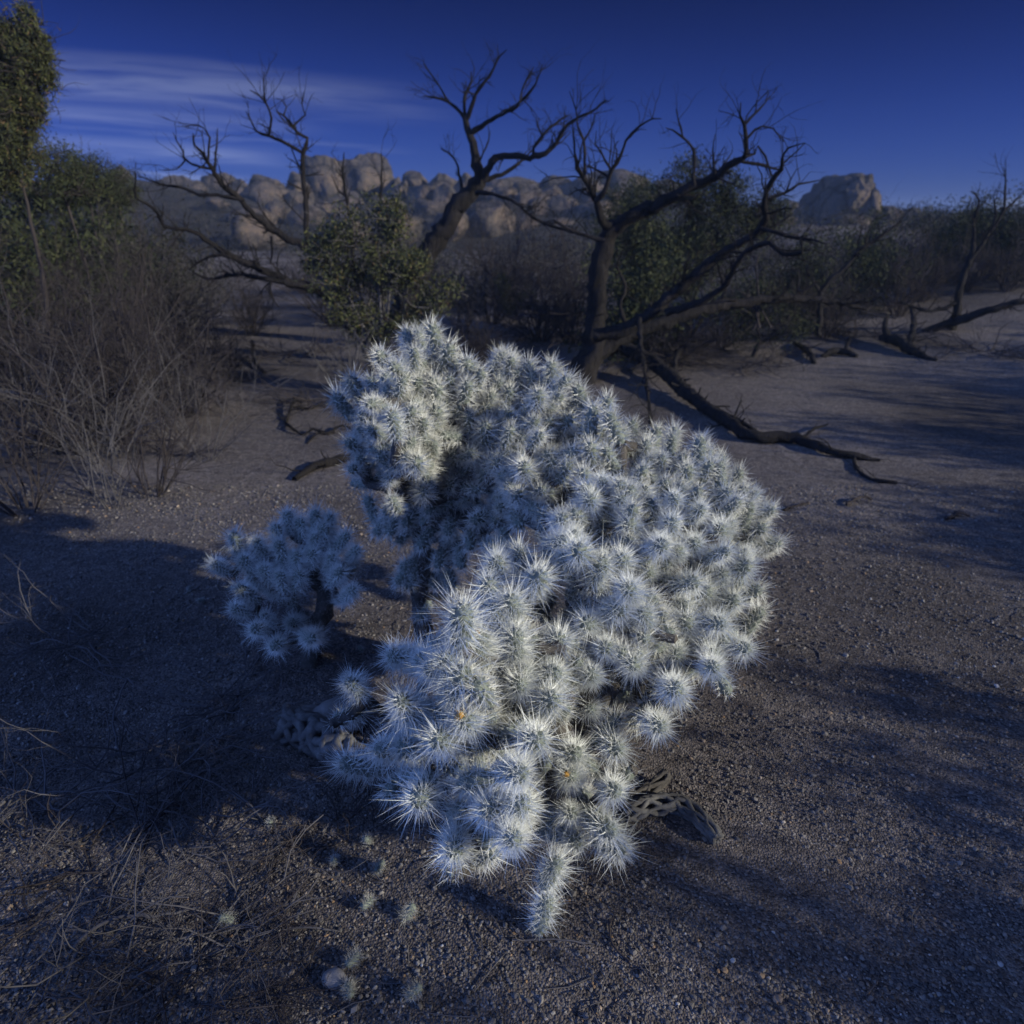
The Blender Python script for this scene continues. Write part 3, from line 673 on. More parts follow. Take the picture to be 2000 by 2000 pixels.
leafy('big rounded dark green bush behind the thick right limb of the forked tree', g4, [
  (off(1350,360,y4,g4), V3((.42,.4,.30))), (off(1250,440,y4,g4), V3((.45,.4,.42))), (off(1400,440,y4,g4), V3((.5,.4,.4))), (off(1420,370,y4,g4), V3((.28,.3,.26))),
  (off(1490,420,y4,g4), V3((.32,.3,.32))), (off(1330,520,y4,g4), V3((.8,.5,.4)))], 620, 33, 45, .06, .045, .012, lm=M_leafd, tm=M_twigd)
leafy('olive bush half behind the left fork of the forked tree', V3((PY(1225,560,11).x, 11, 0)), [
  (V3((0,0,1.65)), V3((.5,.4,.3))), (V3((-.25,0,1.25)), V3((.5,.4,.4))), (V3((.2,0,.8)), V3((.7,.5,.5)))], 220, 34, 50, .07, .05, .014, lm=M_leafd, tm=M_twig)
leafy('yellowish green bush on sand under the right limbs of the forked tree', V3((PY(1490,560,7.4).x, 7.4, .02)), [
  (V3((-.1,0,.55)), V3((.4,.3,.25))), (V3((.15,0,.3)), V3((.5,.3,.25)))], 150, 35, 40, .05, .035, .009, lm=M_leafd, tm=M_twigd)
# tall conifer at the left edge
yT = 5.6; gT = V3((PY(10, 400, yT).x, yT, 0))
leafy('tall olive green juniper rising at the left edge of the picture', gT, [
  (off(12,240,yT,gT), V3((.19,.3,.42))), (off(22,170,yT,gT), V3((.15,.2,.34))), (off(48,115,yT,gT), V3((.09,.14,.20))), (off(78,95,yT,gT), V3((.04,.05,.13))), (off(54,45,yT,gT), V3((.025,.03,.12))), (off(88,150,yT,gT), V3((.03,.04,.06))), (off(62,200,yT,gT), V3((.07,.08,.12))), (off(20,75,yT,gT), V3((.05,.06,.12))),
  (off(-30,160,yT,gT), V3((.24,.2,.5))), (off(-30,320,yT,gT), V3((.24,.3,.2)))], 600, 36, 75, .034, .042, .008, name='juniper_tree', cat='tree', tm=M_twigd, one=True)
yU = 6.6
for k, (px, py, rx, rz_, sd, lb) in enumerate([(105, 315, .28, .13, 37, 'low green juniper bush right of the tall juniper'), (165, 325, .24, .13, 38, 'low green juniper bush in the middle of the left row'), (225, 345, .16, .09, 39, 'smallest green juniper bush, furthest right of the left row')]):
    y = yU+k*1.2; b_ = V3((PY(px, py, y).x, y, 0))
    c_ = off(px, py, y, b_)
    leafy(lb, b_, [(c_, V3((rx*.8, .3, rz_*1.2))), (c_+V3((rx*.5, 0, -.18)), V3((rx*.8, .3, .13))), (c_+V3((-rx*.6, 0, -.25)), V3((rx, .3, .16)))], 130, sd, 40, .045, .035, .01, lm=M_leafd, tm=M_twigd, one=True, group='green junipers in the left background')

# ------------------------------------------------------------------ dry brush
SM = [shrub_mesh(51, 1.0, 24, 3, .008, 1.1, .75, .02, kids=(3, 5), m=M_brush), shrub_mesh(52, 1.0, 26, 3, .006, .8, .5, .07, kids=(3, 5), m=M_twigd), shrub_mesh(53, .9, 24, 3, .007, 1.2, .7, .02, kids=(3, 5), m=M_brush),
      shrub_mesh(54, .9, 26, 3, .005, .8, .35, .08, leaf=(3, .03, .03, .009, M_sage), kids=(2, 3)), shrub_mesh(55, .9, 26, 3, .005, .9, .4, .06, leaf=(7, .04, .035, .013, M_leafd), kids=(2, 4), m=M_twigd)]
def gp(px, y): x = PY(px, 500, y).x; return V3((x, y, zs(x, y)))
rs = random.Random(7)
# near left brush: big tangle, three plants deep
for (px, y, sc, k, lb) in [
  (60, 4.2, 1.15, 0, 'large tangled leafless shrub at the left edge, nearest of the brown brush'),
  (190, 4.7, 1.15, 1, 'dark tangled shrub second from the left in the brown brush'),
  (310, 5.2, 1.05, 0, 'grey tangled shrub at the right end of the brown brush by the sand'),
  (-60, 5.2, 1.3, 1, 'dark tall shrub behind the nearest one at the left edge'),
  (120, 5.8, 1.25, 2, 'spreading grey shrub rising behind the brown brush'),
  (260, 6.4, 1.2, 1, 'dark shrub behind the grey one at the end of the brush'),
  (380, 6.2, .8, 2, 'low grey shrub touching the pale sand patch'),
  (30, 7.0, 1.5, 0, 'tall grey shrub directly under the tall juniper'),
  (180, 7.6, 1.45, 3, 'sage grey shrub under the low green juniper bushes'),
  (330, 8.5, 1.35, 3, 'sage grey shrub under the smallest juniper bush'),
  (400, 11, .8, 3, 'pale grey shrub behind the drooping dead limb'),
  (250, 9.5, 1.6, 0, 'tall leafless shrub standing behind the left sage shrubs'),
  (900, 9.0, .95, 3, 'grey shrub in the gap between middle and forked dead tree'),
  (960, 9.8, 1.15, 1, 'dark shrub behind the small thin bush'),
  (1060, 8.4, 1.2, 2, 'grey twiggy shrub left of the forked tree trunk'),
  (1100, 10.5, 1.3, 3, 'sage coloured shrub seen between the forks of the tree'),
  (860, 12, 1.1, 0, 'leafless shrub under the leaning dead trunk'),
  (1260, 7.4, 1.1, 4, 'dark leafy shrub directly right of the forked trunk'),
  (1560, 9.0, .9, 4, 'dark leafy shrub under the thin leaning dead tree'),
  (1640, 8.2, .85, 1, 'dark leafless shrub below the huge flat topped boulder'),
  (1700, 9.5, 1.0, 4, 'dark leafy shrub right of the thin leaning tree'),
  (1780, 9.0, 1.2, 1, 'dark shrub left of the small dead tree at the right'),
  (1850, 10.5, 1.25, 4, 'dense dark shrub behind the small dead tree at the right'),
  (1940, 10.5, 1.2, 4, 'dense dark shrub on the right slope under two sticks'),
  (2040, 10, 1.3, 4, 'dense dark shrub cut by the right edge of the picture'),
  (1500, 12, 1.0, 3, 'grey shrub behind the right end of the big rounded bush'),
  (1600, 10.5, 1.0, 1, 'dark shrub under the left foot of the flat topped boulder'),
  (1690, 10.8, 1.05, 1, 'dark shrub under the right foot of the flat topped boulder'),
  (1760, 11.0, 1.0, 1, 'dark shrub beside the white cloud at the right'),
  (1820, 9.6, 1.05, 1, 'dark leafless shrub right behind the small dead tree'),
  (1900, 9.8, 1.0, 1, 'dark leafless shrub between the small dead tree and the two sticks'),
  (1985, 9.6, 1.05, 1, 'dark leafless shrub on top of the bank at the right edge'),
  (70, 7.2, 1.5, 4, 'dark leafy shrub filling the gap under the tall juniper'),
  (-10, 6.2, 1.35, 4, 'dark leafy shrub at the left edge under the tall juniper'),
  (150, 8.4, 1.45, 4, 'dark leafy shrub under the middle low juniper'),
  (250, 9.2, 1.3, 4, 'dark leafy shrub right of the low juniper row'),
  (470, 8.8, .8, 1, 'dark low shrub behind the lowest drooping limb of the left dead tree'),
  (640, 9.5, 1.0, 1, 'dark shrub right behind the olive bush'),
  (930, 7.2, .65, 2, 'low twiggy shrub left of the small thin bush'),
  (1120, 8.2, 1.15, 1, 'dark tangled shrub right behind the forked tree trunk'),
  (1010, 11.5, 1.5, 1, 'tall dark shrub in the middle distance left of the forked tree'),
  (1330, 7.0, .85, 2, 'twiggy tangled shrub under the curved limb of the forked tree'),
  (1430, 8.0, .95, 1, 'dark tangled shrub under the wide right limbs of the forked tree'),
  (730, 11, 1.3, 3, 'tall sage shrub behind the middle of the olive bush'),
  (590, 14, 1.0, 0, 'brown shrub behind the crooked left limb'),
  (800, 13, 1.2, 3, 'sage shrub behind the olive bush'),
 ]:
    if k in (1, 4) and px > 1200: sc *= 1.0 if px < 1750 else .74
    shrub('dry_shrub' if k < 3 else 'leafy_shrub', SM[k], gp(px, y), (sc*1.3, sc*1.3, sc*1.40), rs.uniform(0, 6.28), lb, group='brush in the middle distance')
# nearer sparse shrubs on the left, bases seen on the gravel
SN = [shrub_mesh(61, 1.0, 16, 3, .0042, .9, .25, .04, kids=(2, 4), m=M_twigd), shrub_mesh(62, 1.0, 13, 3, .0036, 1.0, .3, .02, kids=(2, 4), m=M_twig)]
shrub('dry_shrub', SN[0], G(300, 965), 1.0, .3, 'sparse wiry shrub fanning out to the right over gravel, left of the small cholla', group='sparse wiry shrubs at the left')
shrub('dry_shrub', SN[1], G(215, 985), 1.1, 1.3, 'sparse grey wiry shrub just left of the fanning one', group='sparse wiry shrubs at the left')
shrub('dry_shrub', SN[0], G(50, 1000), 1.15, 2.3, 'sparse wiry shrub at the left edge beside the lit gravel', group='sparse wiry shrubs at the left')
shrub('dry_shrub', SN[1], G(120, 860), 1.4, 4.0, 'sparse grey wiry shrub growing against the big brown brush', group='sparse wiry shrubs at the left')
shrub('dry_shrub', SN[1], G(330, 830), 1.2, 5.0, 'sparse grey wiry shrub in front of the right end of the brush', group='sparse wiry shrubs at the left')
shrub('dry_shrub', SN[1], G(400, 900), 1.0, 2.2, 'sparse pale wiry shrub nearest the sand left of the crown', group='sparse wiry shrubs at the left')
shrub('dry_shrub', SN[1], G(200, 900), 1.25, .4, 'sparse pale wiry shrub in the middle of the left thicket', group='sparse wiry shrubs at the left')
shrub('dry_shrub', SN[1], G(20, 900), 1.3, 3.1, 'sparse pale wiry shrub at the left edge against the brown brush', group='sparse wiry shrubs at the left')
# unseen bushes right and behind: near ones added so their shade imitates lens vignette
SO = shrub_mesh(71, 1.0, 18, 3, .005, .9, .4, .05, leaf=(9, .05, .04, .024, M_leafd), kids=(2, 4))
for (x, y, sc, lb) in [(2.4, -1.35, 1.4, 'added unseen sparse shrub close behind the photographer whose shade dims the lower left twigs'), (3.6, -1.35, 1.75, 'tall added unseen sparse shrub furthest behind the photographer shading the bottom left corner'), (3.05, -1.05, 1.45, 'added unseen leafy shrub behind the photographer whose shade darkens the bottom gravel'), (3.75, -.5, 1.25, 'second added unseen shrub beyond the right edge shading the lower right gravel'),
     (4.5, .05, 1.18, 'third added unseen shrub beyond the right edge shading the right gravel'), (5.4, .6, 1.1, 'fourth added unseen shrub beyond the right edge, beside the lit strip of gravel'),
     (5.3, 2.1, 1.25, 'tall shrub outside the right edge shading the blue band of sand'), (6.8, 3.0, 1.5, 'tallest shrub outside the right edge shading the upper blue band of sand'), (8.4, 3.9, 1.8, 'far tall shrub outside the right edge shading the pale slope'), (11.5, 5.4, 2.4, 'farthest tall shrub outside the right edge shading the slope shrubs')]:
    shrub('leafy_shrub', SO, V3((x, y, 0)), (sc*1.1, sc*1.1, sc*1.2), x*3, lb, group='shrubs beyond the right edge')

# far scrub: nobody could count it
rng = np.random.default_rng(91); b = MB(); cs = []; big = []
for k in range(1150):
    y = rng.uniform(13, 50); a = rng.uniform(-.95, .95); x = a*y
    if y < 26 and -.46 < a < -.22: continue
    if y < 34 and .40 < a < .53 : continue
    h = rng.uniform(.25, .8)*(1+ (y > 30)*.3)
    z = zs(x, y)
    for j_ in range(7):
        o = rng.standard_normal(3)*np.array([.35, .35, .22])*h*1.3; cs.append((x+o[0], y+o[1], z+abs(o[2])+.25*h))
leaves(b, rng, cs, 22, .15, .14, .022)
tag(b.build('far_scrub', M_sage), 'far off grey brown scrub covering the hillside below the boulders', 'scrub', kind='stuff')

# ------------------------------------------------------------------ cholla
def joint_arrays(seed, L=.10, r=.016, areoles=105, per=9, long_=1.0, fine=1.0):
    rng = np.random.default_rng(seed); mb = MB()
    # body
    nu, nv = 14, 12; V = []; 
    for i_ in range(nv+1):
        t = i_/nv; z = -L/2+L*t; e = max(0.0, abs(t-.5)*2-.55)/.45; rr_ = r*math.sqrt(max(0, 1-e*e))+1e-4
        for j_ in range(nu):
            a = 6.2832*j_/nu+t*3; k = 1+.12*math.sin(a*5+t*22); V.append((math.cos(a)*rr_*k, math.sin(a)*rr_*k, z))
    i_, j_ = np.meshgrid(np.arange(nv), np.arange(nu), indexing='ij'); k_ = (j_+1) % nu
    a0 = (i_*nu+j_).ravel(); b0 = (i_*nu+k_).ravel(); c0 = b0+nu; d0 = a0+nu
    mb.add(V, np.concatenate([np.stack([a0, b0, c0], 1), np.stack([a0, c0, d0], 1)]), 1, True)
    B = []; D = []; Ln = []; R = []
    for k in range(areoles):
        t = (k+.5)/areoles; z = -L/2+L*(t**.9); a = k*2.39996
        e = max(0.0, abs((z+L/2)/L-.5)*2-.55)/.45; rr_ = r*math.sqrt(max(0, 1-e*e)); nz = e*(1 if z > 0 else -1)
        n = np.array([math.cos(a)*math.sqrt(max(0, 1-nz*nz)), math.sin(a)*math.sqrt(max(0, 1-nz*nz)), nz])
        base = np.array([math.cos(a)*rr_, math.sin(a)*rr_, z])
        m = per if z > -L*.35 else per//2
        d = n + rng.standard_normal((m, 3))*.42 + np.array([0, 0, .18]); d = unit(d)
        tip = .75+.45*((z+L/2)/L)
        ln = rng.uniform(.014, .027, m)*tip; rad = rng.uniform(.00028, .00044, m)*fine
        k_l = rng.uniform(size=m) < .17
        ln[k_l] = rng.uniform(.028, .047, k_l.sum())*tip*long_; rad[k_l] = rng.uniform(.00050, .00072, k_l.sum())*fine
        B.append(np.repeat(base[None], m, 0)+rng.standard_normal((m, 3))*.0012); D.append(d); Ln.append(ln); R.append(rad)
    spines(mb, np.concatenate(B), np.concatenate(D), np.concatenate(Ln), np.concatenate(R), 0)
    return mb.arrays()
JA = [joint_arrays(s, L=l, r=rr_, long_=lg) for s, l, rr_, lg in ((1, .080, .015, 1.0), (2, .095, .016, 1.12), (3, .07, .015, .95), (4, .11, .016, 1.05), (5, .085, .016, 1.25))]
JL = [joint_arrays(s+20, L=l, areoles=66, per=9, fine=1.3) for s, l in ((1, .09), (2, .11), (3, .08))]
def mesh_from(arr, name, mats):
    m_ = MB(); m_.V = [arr[0]]; m_.Fc = [arr[1]]; m_.M = [arr[2]]; m_.Sm = [arr[3]]; return m_.mesh(name, mats)
JM = [mesh_from(a, 'cactus_joint', [M_spine, M_body]) for a in JA]
JLM = [mesh_from(a, 'cactus_joint', [M_spine, M_body]) for a in JL]
fb = MB(); v_, f_ = rock_arrays((.016, .016, .02), 3, 2, 3, .1, .12); fb.add(v_, f_, 0, True)
rngf = np.random.default_rng(4); q__ = unit(rngf.standard_normal((26, 3))+np.array([0, 0, .8])); spines(fb, q__*.008, q__, np.full(26, .006), np.full(26, .0006), 0)
FRUIT = fb.mesh('fruit', [M_fruit])

def cholla(root, joints, bases, n_parts, seed, light=False, wood=M_cwood):
    """joints: [(world pos of centre, direction, scale, priority)], bases: trunk polylines in world space (first is main trunk)"""
    rng = np.random.default_rng(seed); o0 = root.location.copy(); res = []
    order = sorted(range(len(joints)), key=lambda i: joints[i][3])
    rest = MB(); count = 0
    for i_ in order:
        p_, d_, s_, pr = joints[i_]; qd = d_.to_track_quat('Z', 'Y') @ Quaternion((0, 0, 1), rng.uniform(0, 6.28)); k = int(rng.integers(len(JM)))
        if count < n_parts:
            me = JM[k] if not light else JLM[k % 3]
            o = bpy.data.objects.new('cactus_joint', me); C.objects.link(o); o.parent = root; o.location = p_-o0
            o.rotation_mode = 'QUATERNION'; o.rotation_quaternion = qd; o.scale = (s_, s_, s_); res.append((i_, o)); count += 1
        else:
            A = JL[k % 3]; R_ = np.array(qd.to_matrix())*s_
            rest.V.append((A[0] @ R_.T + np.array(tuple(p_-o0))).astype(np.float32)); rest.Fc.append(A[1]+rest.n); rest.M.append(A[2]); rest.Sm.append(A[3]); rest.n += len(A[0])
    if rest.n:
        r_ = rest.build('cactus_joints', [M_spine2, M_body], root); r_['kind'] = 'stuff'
    # wood: trunks, then branches to every joint
    tb = MB(); nodes = []; par = []; pl = []
    for bp_ in bases:
        pts = [p_-o0 for p_, r__ in bp_]; rad = [r__ for p_, r__ in bp_]
        q_, rr_ = refine(pts, rad, .03, .10, rng); tube(tb, q_, rr_, 10, 0, .08, rng)
        for a, r__ in zip(q_, rr_):
            m = 44; an = rng.uniform(0, 6.28, m); T_ = np.stack([np.cos(an), np.sin(an), rng.uniform(-.3, .3, m)], 1)
            base_ = np.array(tuple(a))+T_*r__*.9+np.array([0, 0, 1])*rng.uniform(-.015, .015, (m, 1))
            spines(tb, base_, unit(T_+rng.standard_normal((m, 3))*.45), rng.uniform(.01, .024, m), np.full(m, .0005), 1)
        for a in q_[len(q_)//3:]: nodes.append(a); par.append(-1); pl.append((a-q_[0]).length)
    tb.build('trunk', [wood, M_old], root)
    pend = [j[0]-o0-j[1]*(.045*j[2]) for j in joints]; nroot = len(nodes); left = list(range(len(pend)))
    best = {i_: (1e9, -1) for i_ in left}
    def relax(ni):
        for i_ in left:
            dd = (nodes[ni]-pend[i_]).length; c_ = dd+.22*(pl[ni]+dd)
            if c_ < best[i_][0]: best[i_] = (c_, ni)
    for ni in range(nroot): relax(ni)
    while left:
        i_ = min(left, key=lambda a: best[a][0]); pa = best[i_][1]; left.remove(i_)
        nodes.append(pend[i_]); par.append(pa); pl.append(pl[pa]+(nodes[pa]-pend[i_]).length); relax(len(nodes)-1)
    desc = [1]*len(nodes)
    for k in range(len(nodes)-1, nroot-1, -1):
        if par[k] >= 0: desc[par[k]] += desc[k]
    bb = MB()
    for k in range(nroot, len(nodes)):
        a = nodes[par[k]]; c_ = nodes[k]
        if (a-c_).length < .004: continue
        r1 = min(.009+.0028*math.sqrt(desc[k]), .026)
        mid_ = a.lerp(c_, .5)+V3((0, 0, -.12*(a-c_).length))
        q_, rr_ = refine([a, mid_, c_], [r1*1.15, r1, r1], .03, .15, rng); tube(bb, q_, rr_, 7, 0, .08, rng)
        for a2, r__ in zip(q_, rr_):
            m = 14; T_ = unit(rng.standard_normal((m, 3)))
            spines(bb, np.array(tuple(a2))+T_*r__*.8, T_, rng.uniform(.010, .022, m), np.full(m, .0005), 1)
    bb.build('branches', [wood, M_old], root)
    return res

CT = [(850,680,1.90),(650,820,1.88),(720,960,1.80),(780,860,1.68),(900,780,1.88),(1000,760,1.98),(1100,780,1.92),(1200,840,1.86),(1300,860,1.86),(1420,900,1.90),(1500,1010,1.84),(1450,1160,1.68),(1400,1260,1.58),(1330,1330,1.48),(1200,1000,1.56),(1200,1200,1.38),(1350,1100,1.58),(1090,1080,1.50),(1000,970,1.78),(900,950,1.95),(930,880,1.92),(1050,1200,1.36),(905,1225,1.20),(960,1130,1.42),(880,1290,1.20),(780,1270,1.42),(690,1340,1.46),(700,1500,1.46),(870,1410,1.24),(820,1550,1.26),(890,1650,1.20),(1000,1500,1.14),(1000,1640,1.14),(1040,1440,1.28),(1270,1410,1.46),(1170,1390,1.42),(1110,1510,1.46),(1110,1640,1.50),(1190,1650,1.50),(1190,1540,1.46)]
CTa = np.array(CT)
def depth_at(px, py):
    d2 = (CTa[:, 0]-px)**2+(CTa[:, 1]-py)**2+300; w_ = 1/d2**1.6; return float((w_*CTa[:, 2]).sum()/w_.sum())
def A5(c): return (600+c[0]/2.76, 600+c[1]/2.76)
def A8(c): return (600+c[0]/2.415, 1200+c[1]/2.415)
def A6(c): return (1300+c[0]/2.76, 600+c[1]/2.76)
def A4(c): return (c[0]/2.76, 700+c[1]/2.76)
J5 = [(555,200),(690,190),(745,290),(575,290),(500,350),(420,310),(270,440),(200,540),(640,370),(500,460),(600,450),(680,440),(470,640),(600,600),(700,590),(690,500),(320,680),(300,830),(590,850),(640,720),(730,710),(360,520),(370,750),(770,430),(850,480),(880,330),(920,400),(1010,450),(960,560),(1080,500),(1170,380),(1280,400),(1100,420),(1360,430),(1240,500),(1310,520),(1420,540),(1180,590),(1080,700),(960,690),(1290,660),(1380,640),(1480,520),(1530,640),(1600,620),(1660,660),(1700,720),(1270,820),(1390,800),(1380,890),(940,780),(1130,720),(850,800),(1010,860),(880,980),(1130,1030),(1500,930),(1640,830),(1530,800),(1600,970),(1520,1060),(1620,1120),(1750,1200),(1810,1050),(1860,1180),(1900,850),(1810,780),(1890,1290),(1360,1150),(1340,1290),(1410,1400),(1020,1430),(1150,1390),(1230,1490),(1110,1620),(980,1560),(1560,1430),(1690,1380),(1840,1440),(1640,1640),(1530,1700),(830,1720),(930,1880),(1110,1830),(1350,1820),(1600,1830),(1820,1680),(1840,1850),(1230,720),(1170,880),(800,560),(870,640),(1420,1240),(1480,1340),(1740,1540),(1700,1060),(1450,740)]
J8 = [(980,180),(1340,290),(1130,300),(1700,240),(1720,350),(1900,250),(1540,230),(440,200),(520,210),(230,350),(460,430),(500,480),(760,510),(660,260),(730,360),(500,640),(390,640),(260,720),(550,830),(1060,590),(970,740),(830,820),(980,910),(960,1050),(700,1080),(870,900),(1330,440),(1640,510),(1430,600),(1240,660),(1250,760),(1430,830),(1230,920),(1240,1040),(1420,1080),(1370,970),(640,600),(1130,420),(1000,330)]
J6 = [(30,760),(180,800),(300,860),(380,940),(60,850),(150,1030),(40,1060),(110,920),(210,900),(290,1040),(300,1200),(160,1120),(350,1080),(430,1130),(530,1120),(480,1200),(420,1270),(150,1290),(60,1330),(270,1340),(380,1430),(410,1360),(300,1460),(430,1550),(100,1490),(190,1540),(330,1610),(60,1620),(250,1700),(100,1720),(300,1790),(400,1830),(170,1810),(50,1850),(240,1880),(20,1190)]
pts2d = [A5(c) for c in J5]+[A8(c) for c in J8]+[A6(c) for c in J6]
rngc = np.random.default_rng(77); joints = []
RX = [(770,985,2.0),(805,1010,2.04),(845,985,2.0),(790,1045,2.12),(835,1045,2.1),(880,1025,2.02),(920,1050,2.0),(955,1085,1.98),(900,1085,2.08),(860,1090,2.12),(940,1010,1.94),(985,1050,1.9),(1000,1095,1.86),(768,1025,2.08),(745,1028,2.1),(808,1120,2.18),(790,1118,2.16),(828,1190,2.24),(1010,1010,1.82),(1035,985,1.78),(840,930,1.95),(880,1130,2.2),(965,1130,1.95),(1040,1130,1.8)]
def centre_for(px, py, p_):
    cs_ = [(V3((-.20, 2.05, .50)), 1 if (px < 1130 and py < 1080) else 0), (V3((.32, 1.75, .30)), 1 if (px >= 1100 and py < 1460) else 0), (V3((.02, 1.35, .20)), 1)]
    for c_, ok in cs_:
        if ok: return c_
base_main = G(1040, 1600)
root = empty('cholla_cactus', base_main, 'large pale spiny cholla cactus with a big crown filling the middle of the picture', 'cactus')
J = []
for (px, py) in pts2d:
    t = depth_at(px, py)*(1+.03*float(rngc.standard_normal()))
    p_ = P(px, py, t); c_ = centre_for(px, py, p_)
    d = (p_-c_).normalized()*1.0+V3((0, 0, .30))-ray(px, py).normalized()*.30+V3(rngc.standard_normal(3))*.30; d.normalize()
    s_ = rngc.uniform(.84, 1.20)
    if py > 1150 and px < 1000: s_ *= 1.08
    if py < 1050: s_ *= .92
    J.append([p_, d, s_, t])
for (px, py, t) in RX:
    J.append([P(px, py, t), (P(px, py, t)-V3((-.1, 2.3, .7))+V3((0, 0, -.1))+V3(rngc.standard_normal(3))*.15).normalized(), 1.0, t])
for k in range(400):
    px = rngc.uniform(640, 1510); py = rngc.uniform(690, 1330); near_ = sorted((px-a_)**2+(py-b_)**2 for a_, b_ in pts2d)
    if not (20**2 < near_[0] < 34**2 and near_[2] < 62**2): continue
    if 720 < px < 1060 and 960 < py < 1180: continue
    pts2d.append((px, py)); t = depth_at(px, py)*1.015; p_ = P(px, py, t); c_ = centre_for(px, py, p_)
    d = (p_-c_).normalized()+V3((0, 0, .30))-ray(px, py).normalized()*.25+V3(rngc.standard_normal(3))*.35; d.normalize()
    J.append([p_, d, rngc.uniform(.78, .95), t+.3])
J.sort(key=lambda a: a[3])
for k, a in enumerate(J): a[3] = k
n0 = len(J)
for p_, d, s_, k in list(J):
    for lay in range(2):
        q_ = p_-d*(.085*s_*(lay+1))+V3(rngc.standard_normal(3))*.028
        if q_.z < .08: continue
        J.append([q_, (d*.5+V3(rngc.standard_normal(3))*.6+V3((0, 0, .3))).normalized(), s_*.95, 1000+len(J)])
for k in range(90):                      # far side of the crown
    c_, rx, ry, rz_ = [(V3((.34, 1.85, .42)), .42, .32, .40), (V3((-.2, 2.08, .75)), .24, .22, .32)][k % 3 == 0]
    a = rngc.uniform(0, math.pi); e = rngc.uniform(-.1, 1.2); d = V3((math.cos(a)*math.cos(e), math.sin(a)*math.cos(e), math.sin(e)))
    q_ = c_+V3((d.x*rx, d.y*ry, d.z*rz_))
    # keep it hidden behind the visible surface
    dd = q_-V3((0, 0, H)); tt_ = dd.y*cp-dd.z*sp; u_ = dd.x/tt_; v_ = (dd.y*sp+dd.z*cp)/tt_; px = 1000+u_*F; py = 1000-v_*F
    near_ = min((px-a_)**2+(py-b_)**2 for a_, b_ in pts2d)
    if near_ > 28**2: continue
    J.append([q_, (d+V3((0, 0, .3))).normalized(), 1.0, 2000+k])
J = [tuple(a) for a in J]
tb1 = G(1040, 1600); tb2 = G(828, 1285)
bases = [[(tb1+V3((0, 0, -.03)), .045), (tb1+V3((.03, .08, .12)), .04), (tb1+V3((.10, .18, .24)), .036), (tb1+V3((.16, .34, .36)), .03)],
         [(tb2+V3((0, 0, -.03)), .034), (P(822, 1180, 2.25), .030), (P(824, 1080, 2.18), .028), (P(815, 1000, 2.12), .026), (P(820, 900, 2.05), .024)],
         [(tb1+V3((.02, .04, .06)), .034), (tb1+V3((-.10, 0, .14)), .028), (tb1+V3((-.18, -.03, .24)), .022)]]
res = cholla(root, J, bases, 100, 5)
# stubby joints on the rear trunk, hanging in the shade, are part of the same plant
for k, (px, py, t) in enumerate([(775, 1025, 2.15), (800, 1130, 2.2), (860, 1040, 2.15)]):
    pass
# dried fruits on four of the joints
for (px, py, t) in [(940, 1286, 0), (893, 1412, 0), (1114, 1514, 0), (872, 727, 0), (1345, 930, 0)]:
    p_ = P(px, py, depth_at(px, py)); bi, bo = min(((i_, o) for i_, o in res), key=lambda a: (J[a[0]][0]-p_).length)
    f = bpy.data.objects.new('fruit', FRUIT); C.objects.link(f); f.parent = bo; f.location = (0.0, 0, .046); f.scale = (.85, .85, .85)

# small cholla on the left
J4 = [(1190,1130),(1280,1010),(1400,1020),(1340,1120),(1340,1270),(1500,960),(1520,1060),(1440,1170),(1600,1100),(1600,1200),(1700,1000),(1620,920),(1700,900),(1770,890),(1830,1000),(1780,1110),(1680,1080),(1900,1060),(1810,1180),(1880,1270),(1400,1460),(1660,1500),(1520,1210),(1300,1360),(1500,1540),(1560,890),(1740,960)]
bS = G(605, 1300); rootS = empty('cholla_cactus', bS, 'small cholla cactus with flat topped crown, in blue shade left of the large one', 'cactus')
JS = []; cS = P(575, 1190, 2.28)
for k, c in enumerate(J4):
    px, py = A4(c); t = 2.17+(1100-py)*.0009*(.6 if py < 1100 else .4); p_ = P(px, py, t)
    d = ((p_-cS).normalized()+V3((0, -.25, .55))+V3(rngc.standard_normal(3))*.2).normalized(); JS.append((p_, d, 1.05, k))
for k in range(len(JS)):
    p_, d, s_, _ = JS[k]
    JS.append((p_-d*.09+V3(rngc.standard_normal(3))*.02+V3((0, .05, 0)), (d+V3(rngc.standard_normal(3))*.4).normalized(), 1.0, 100+k))
cholla(rootS, JS, [[(bS+V3((0, 0, -.03)), .034), (P(618, 1230, 2.33), .03), (P(640, 1170, 2.28), .028), (P(600, 1120, 2.25), .024)]], 100, 6)

# young two-jointed cholla in front
bY = G(1058, 1800); rootY = empty('cholla_cactus', bY, 'young cholla of two stacked joints standing in front of the large cactus', 'cactus')
dY = (P(1082, 1715, 1.47)-bY).normalized()
for k, (px, py, t) in enumerate([(1060, 1785, 1.45), (1075, 1705, 1.38)]):
    o = bpy.data.objects.new('cactus_joint', JM[(1, 4)[k]]); C.objects.link(o); o.parent = rootY; o.location = P(px, py, t)-bY
    o.rotation_mode = 'QUATERNION'; o.rotation_quaternion = (dY+V3((.1*k, -.25*k, 0))).normalized().to_track_quat('Z', 'Y'); o.scale = (1.0,)*3

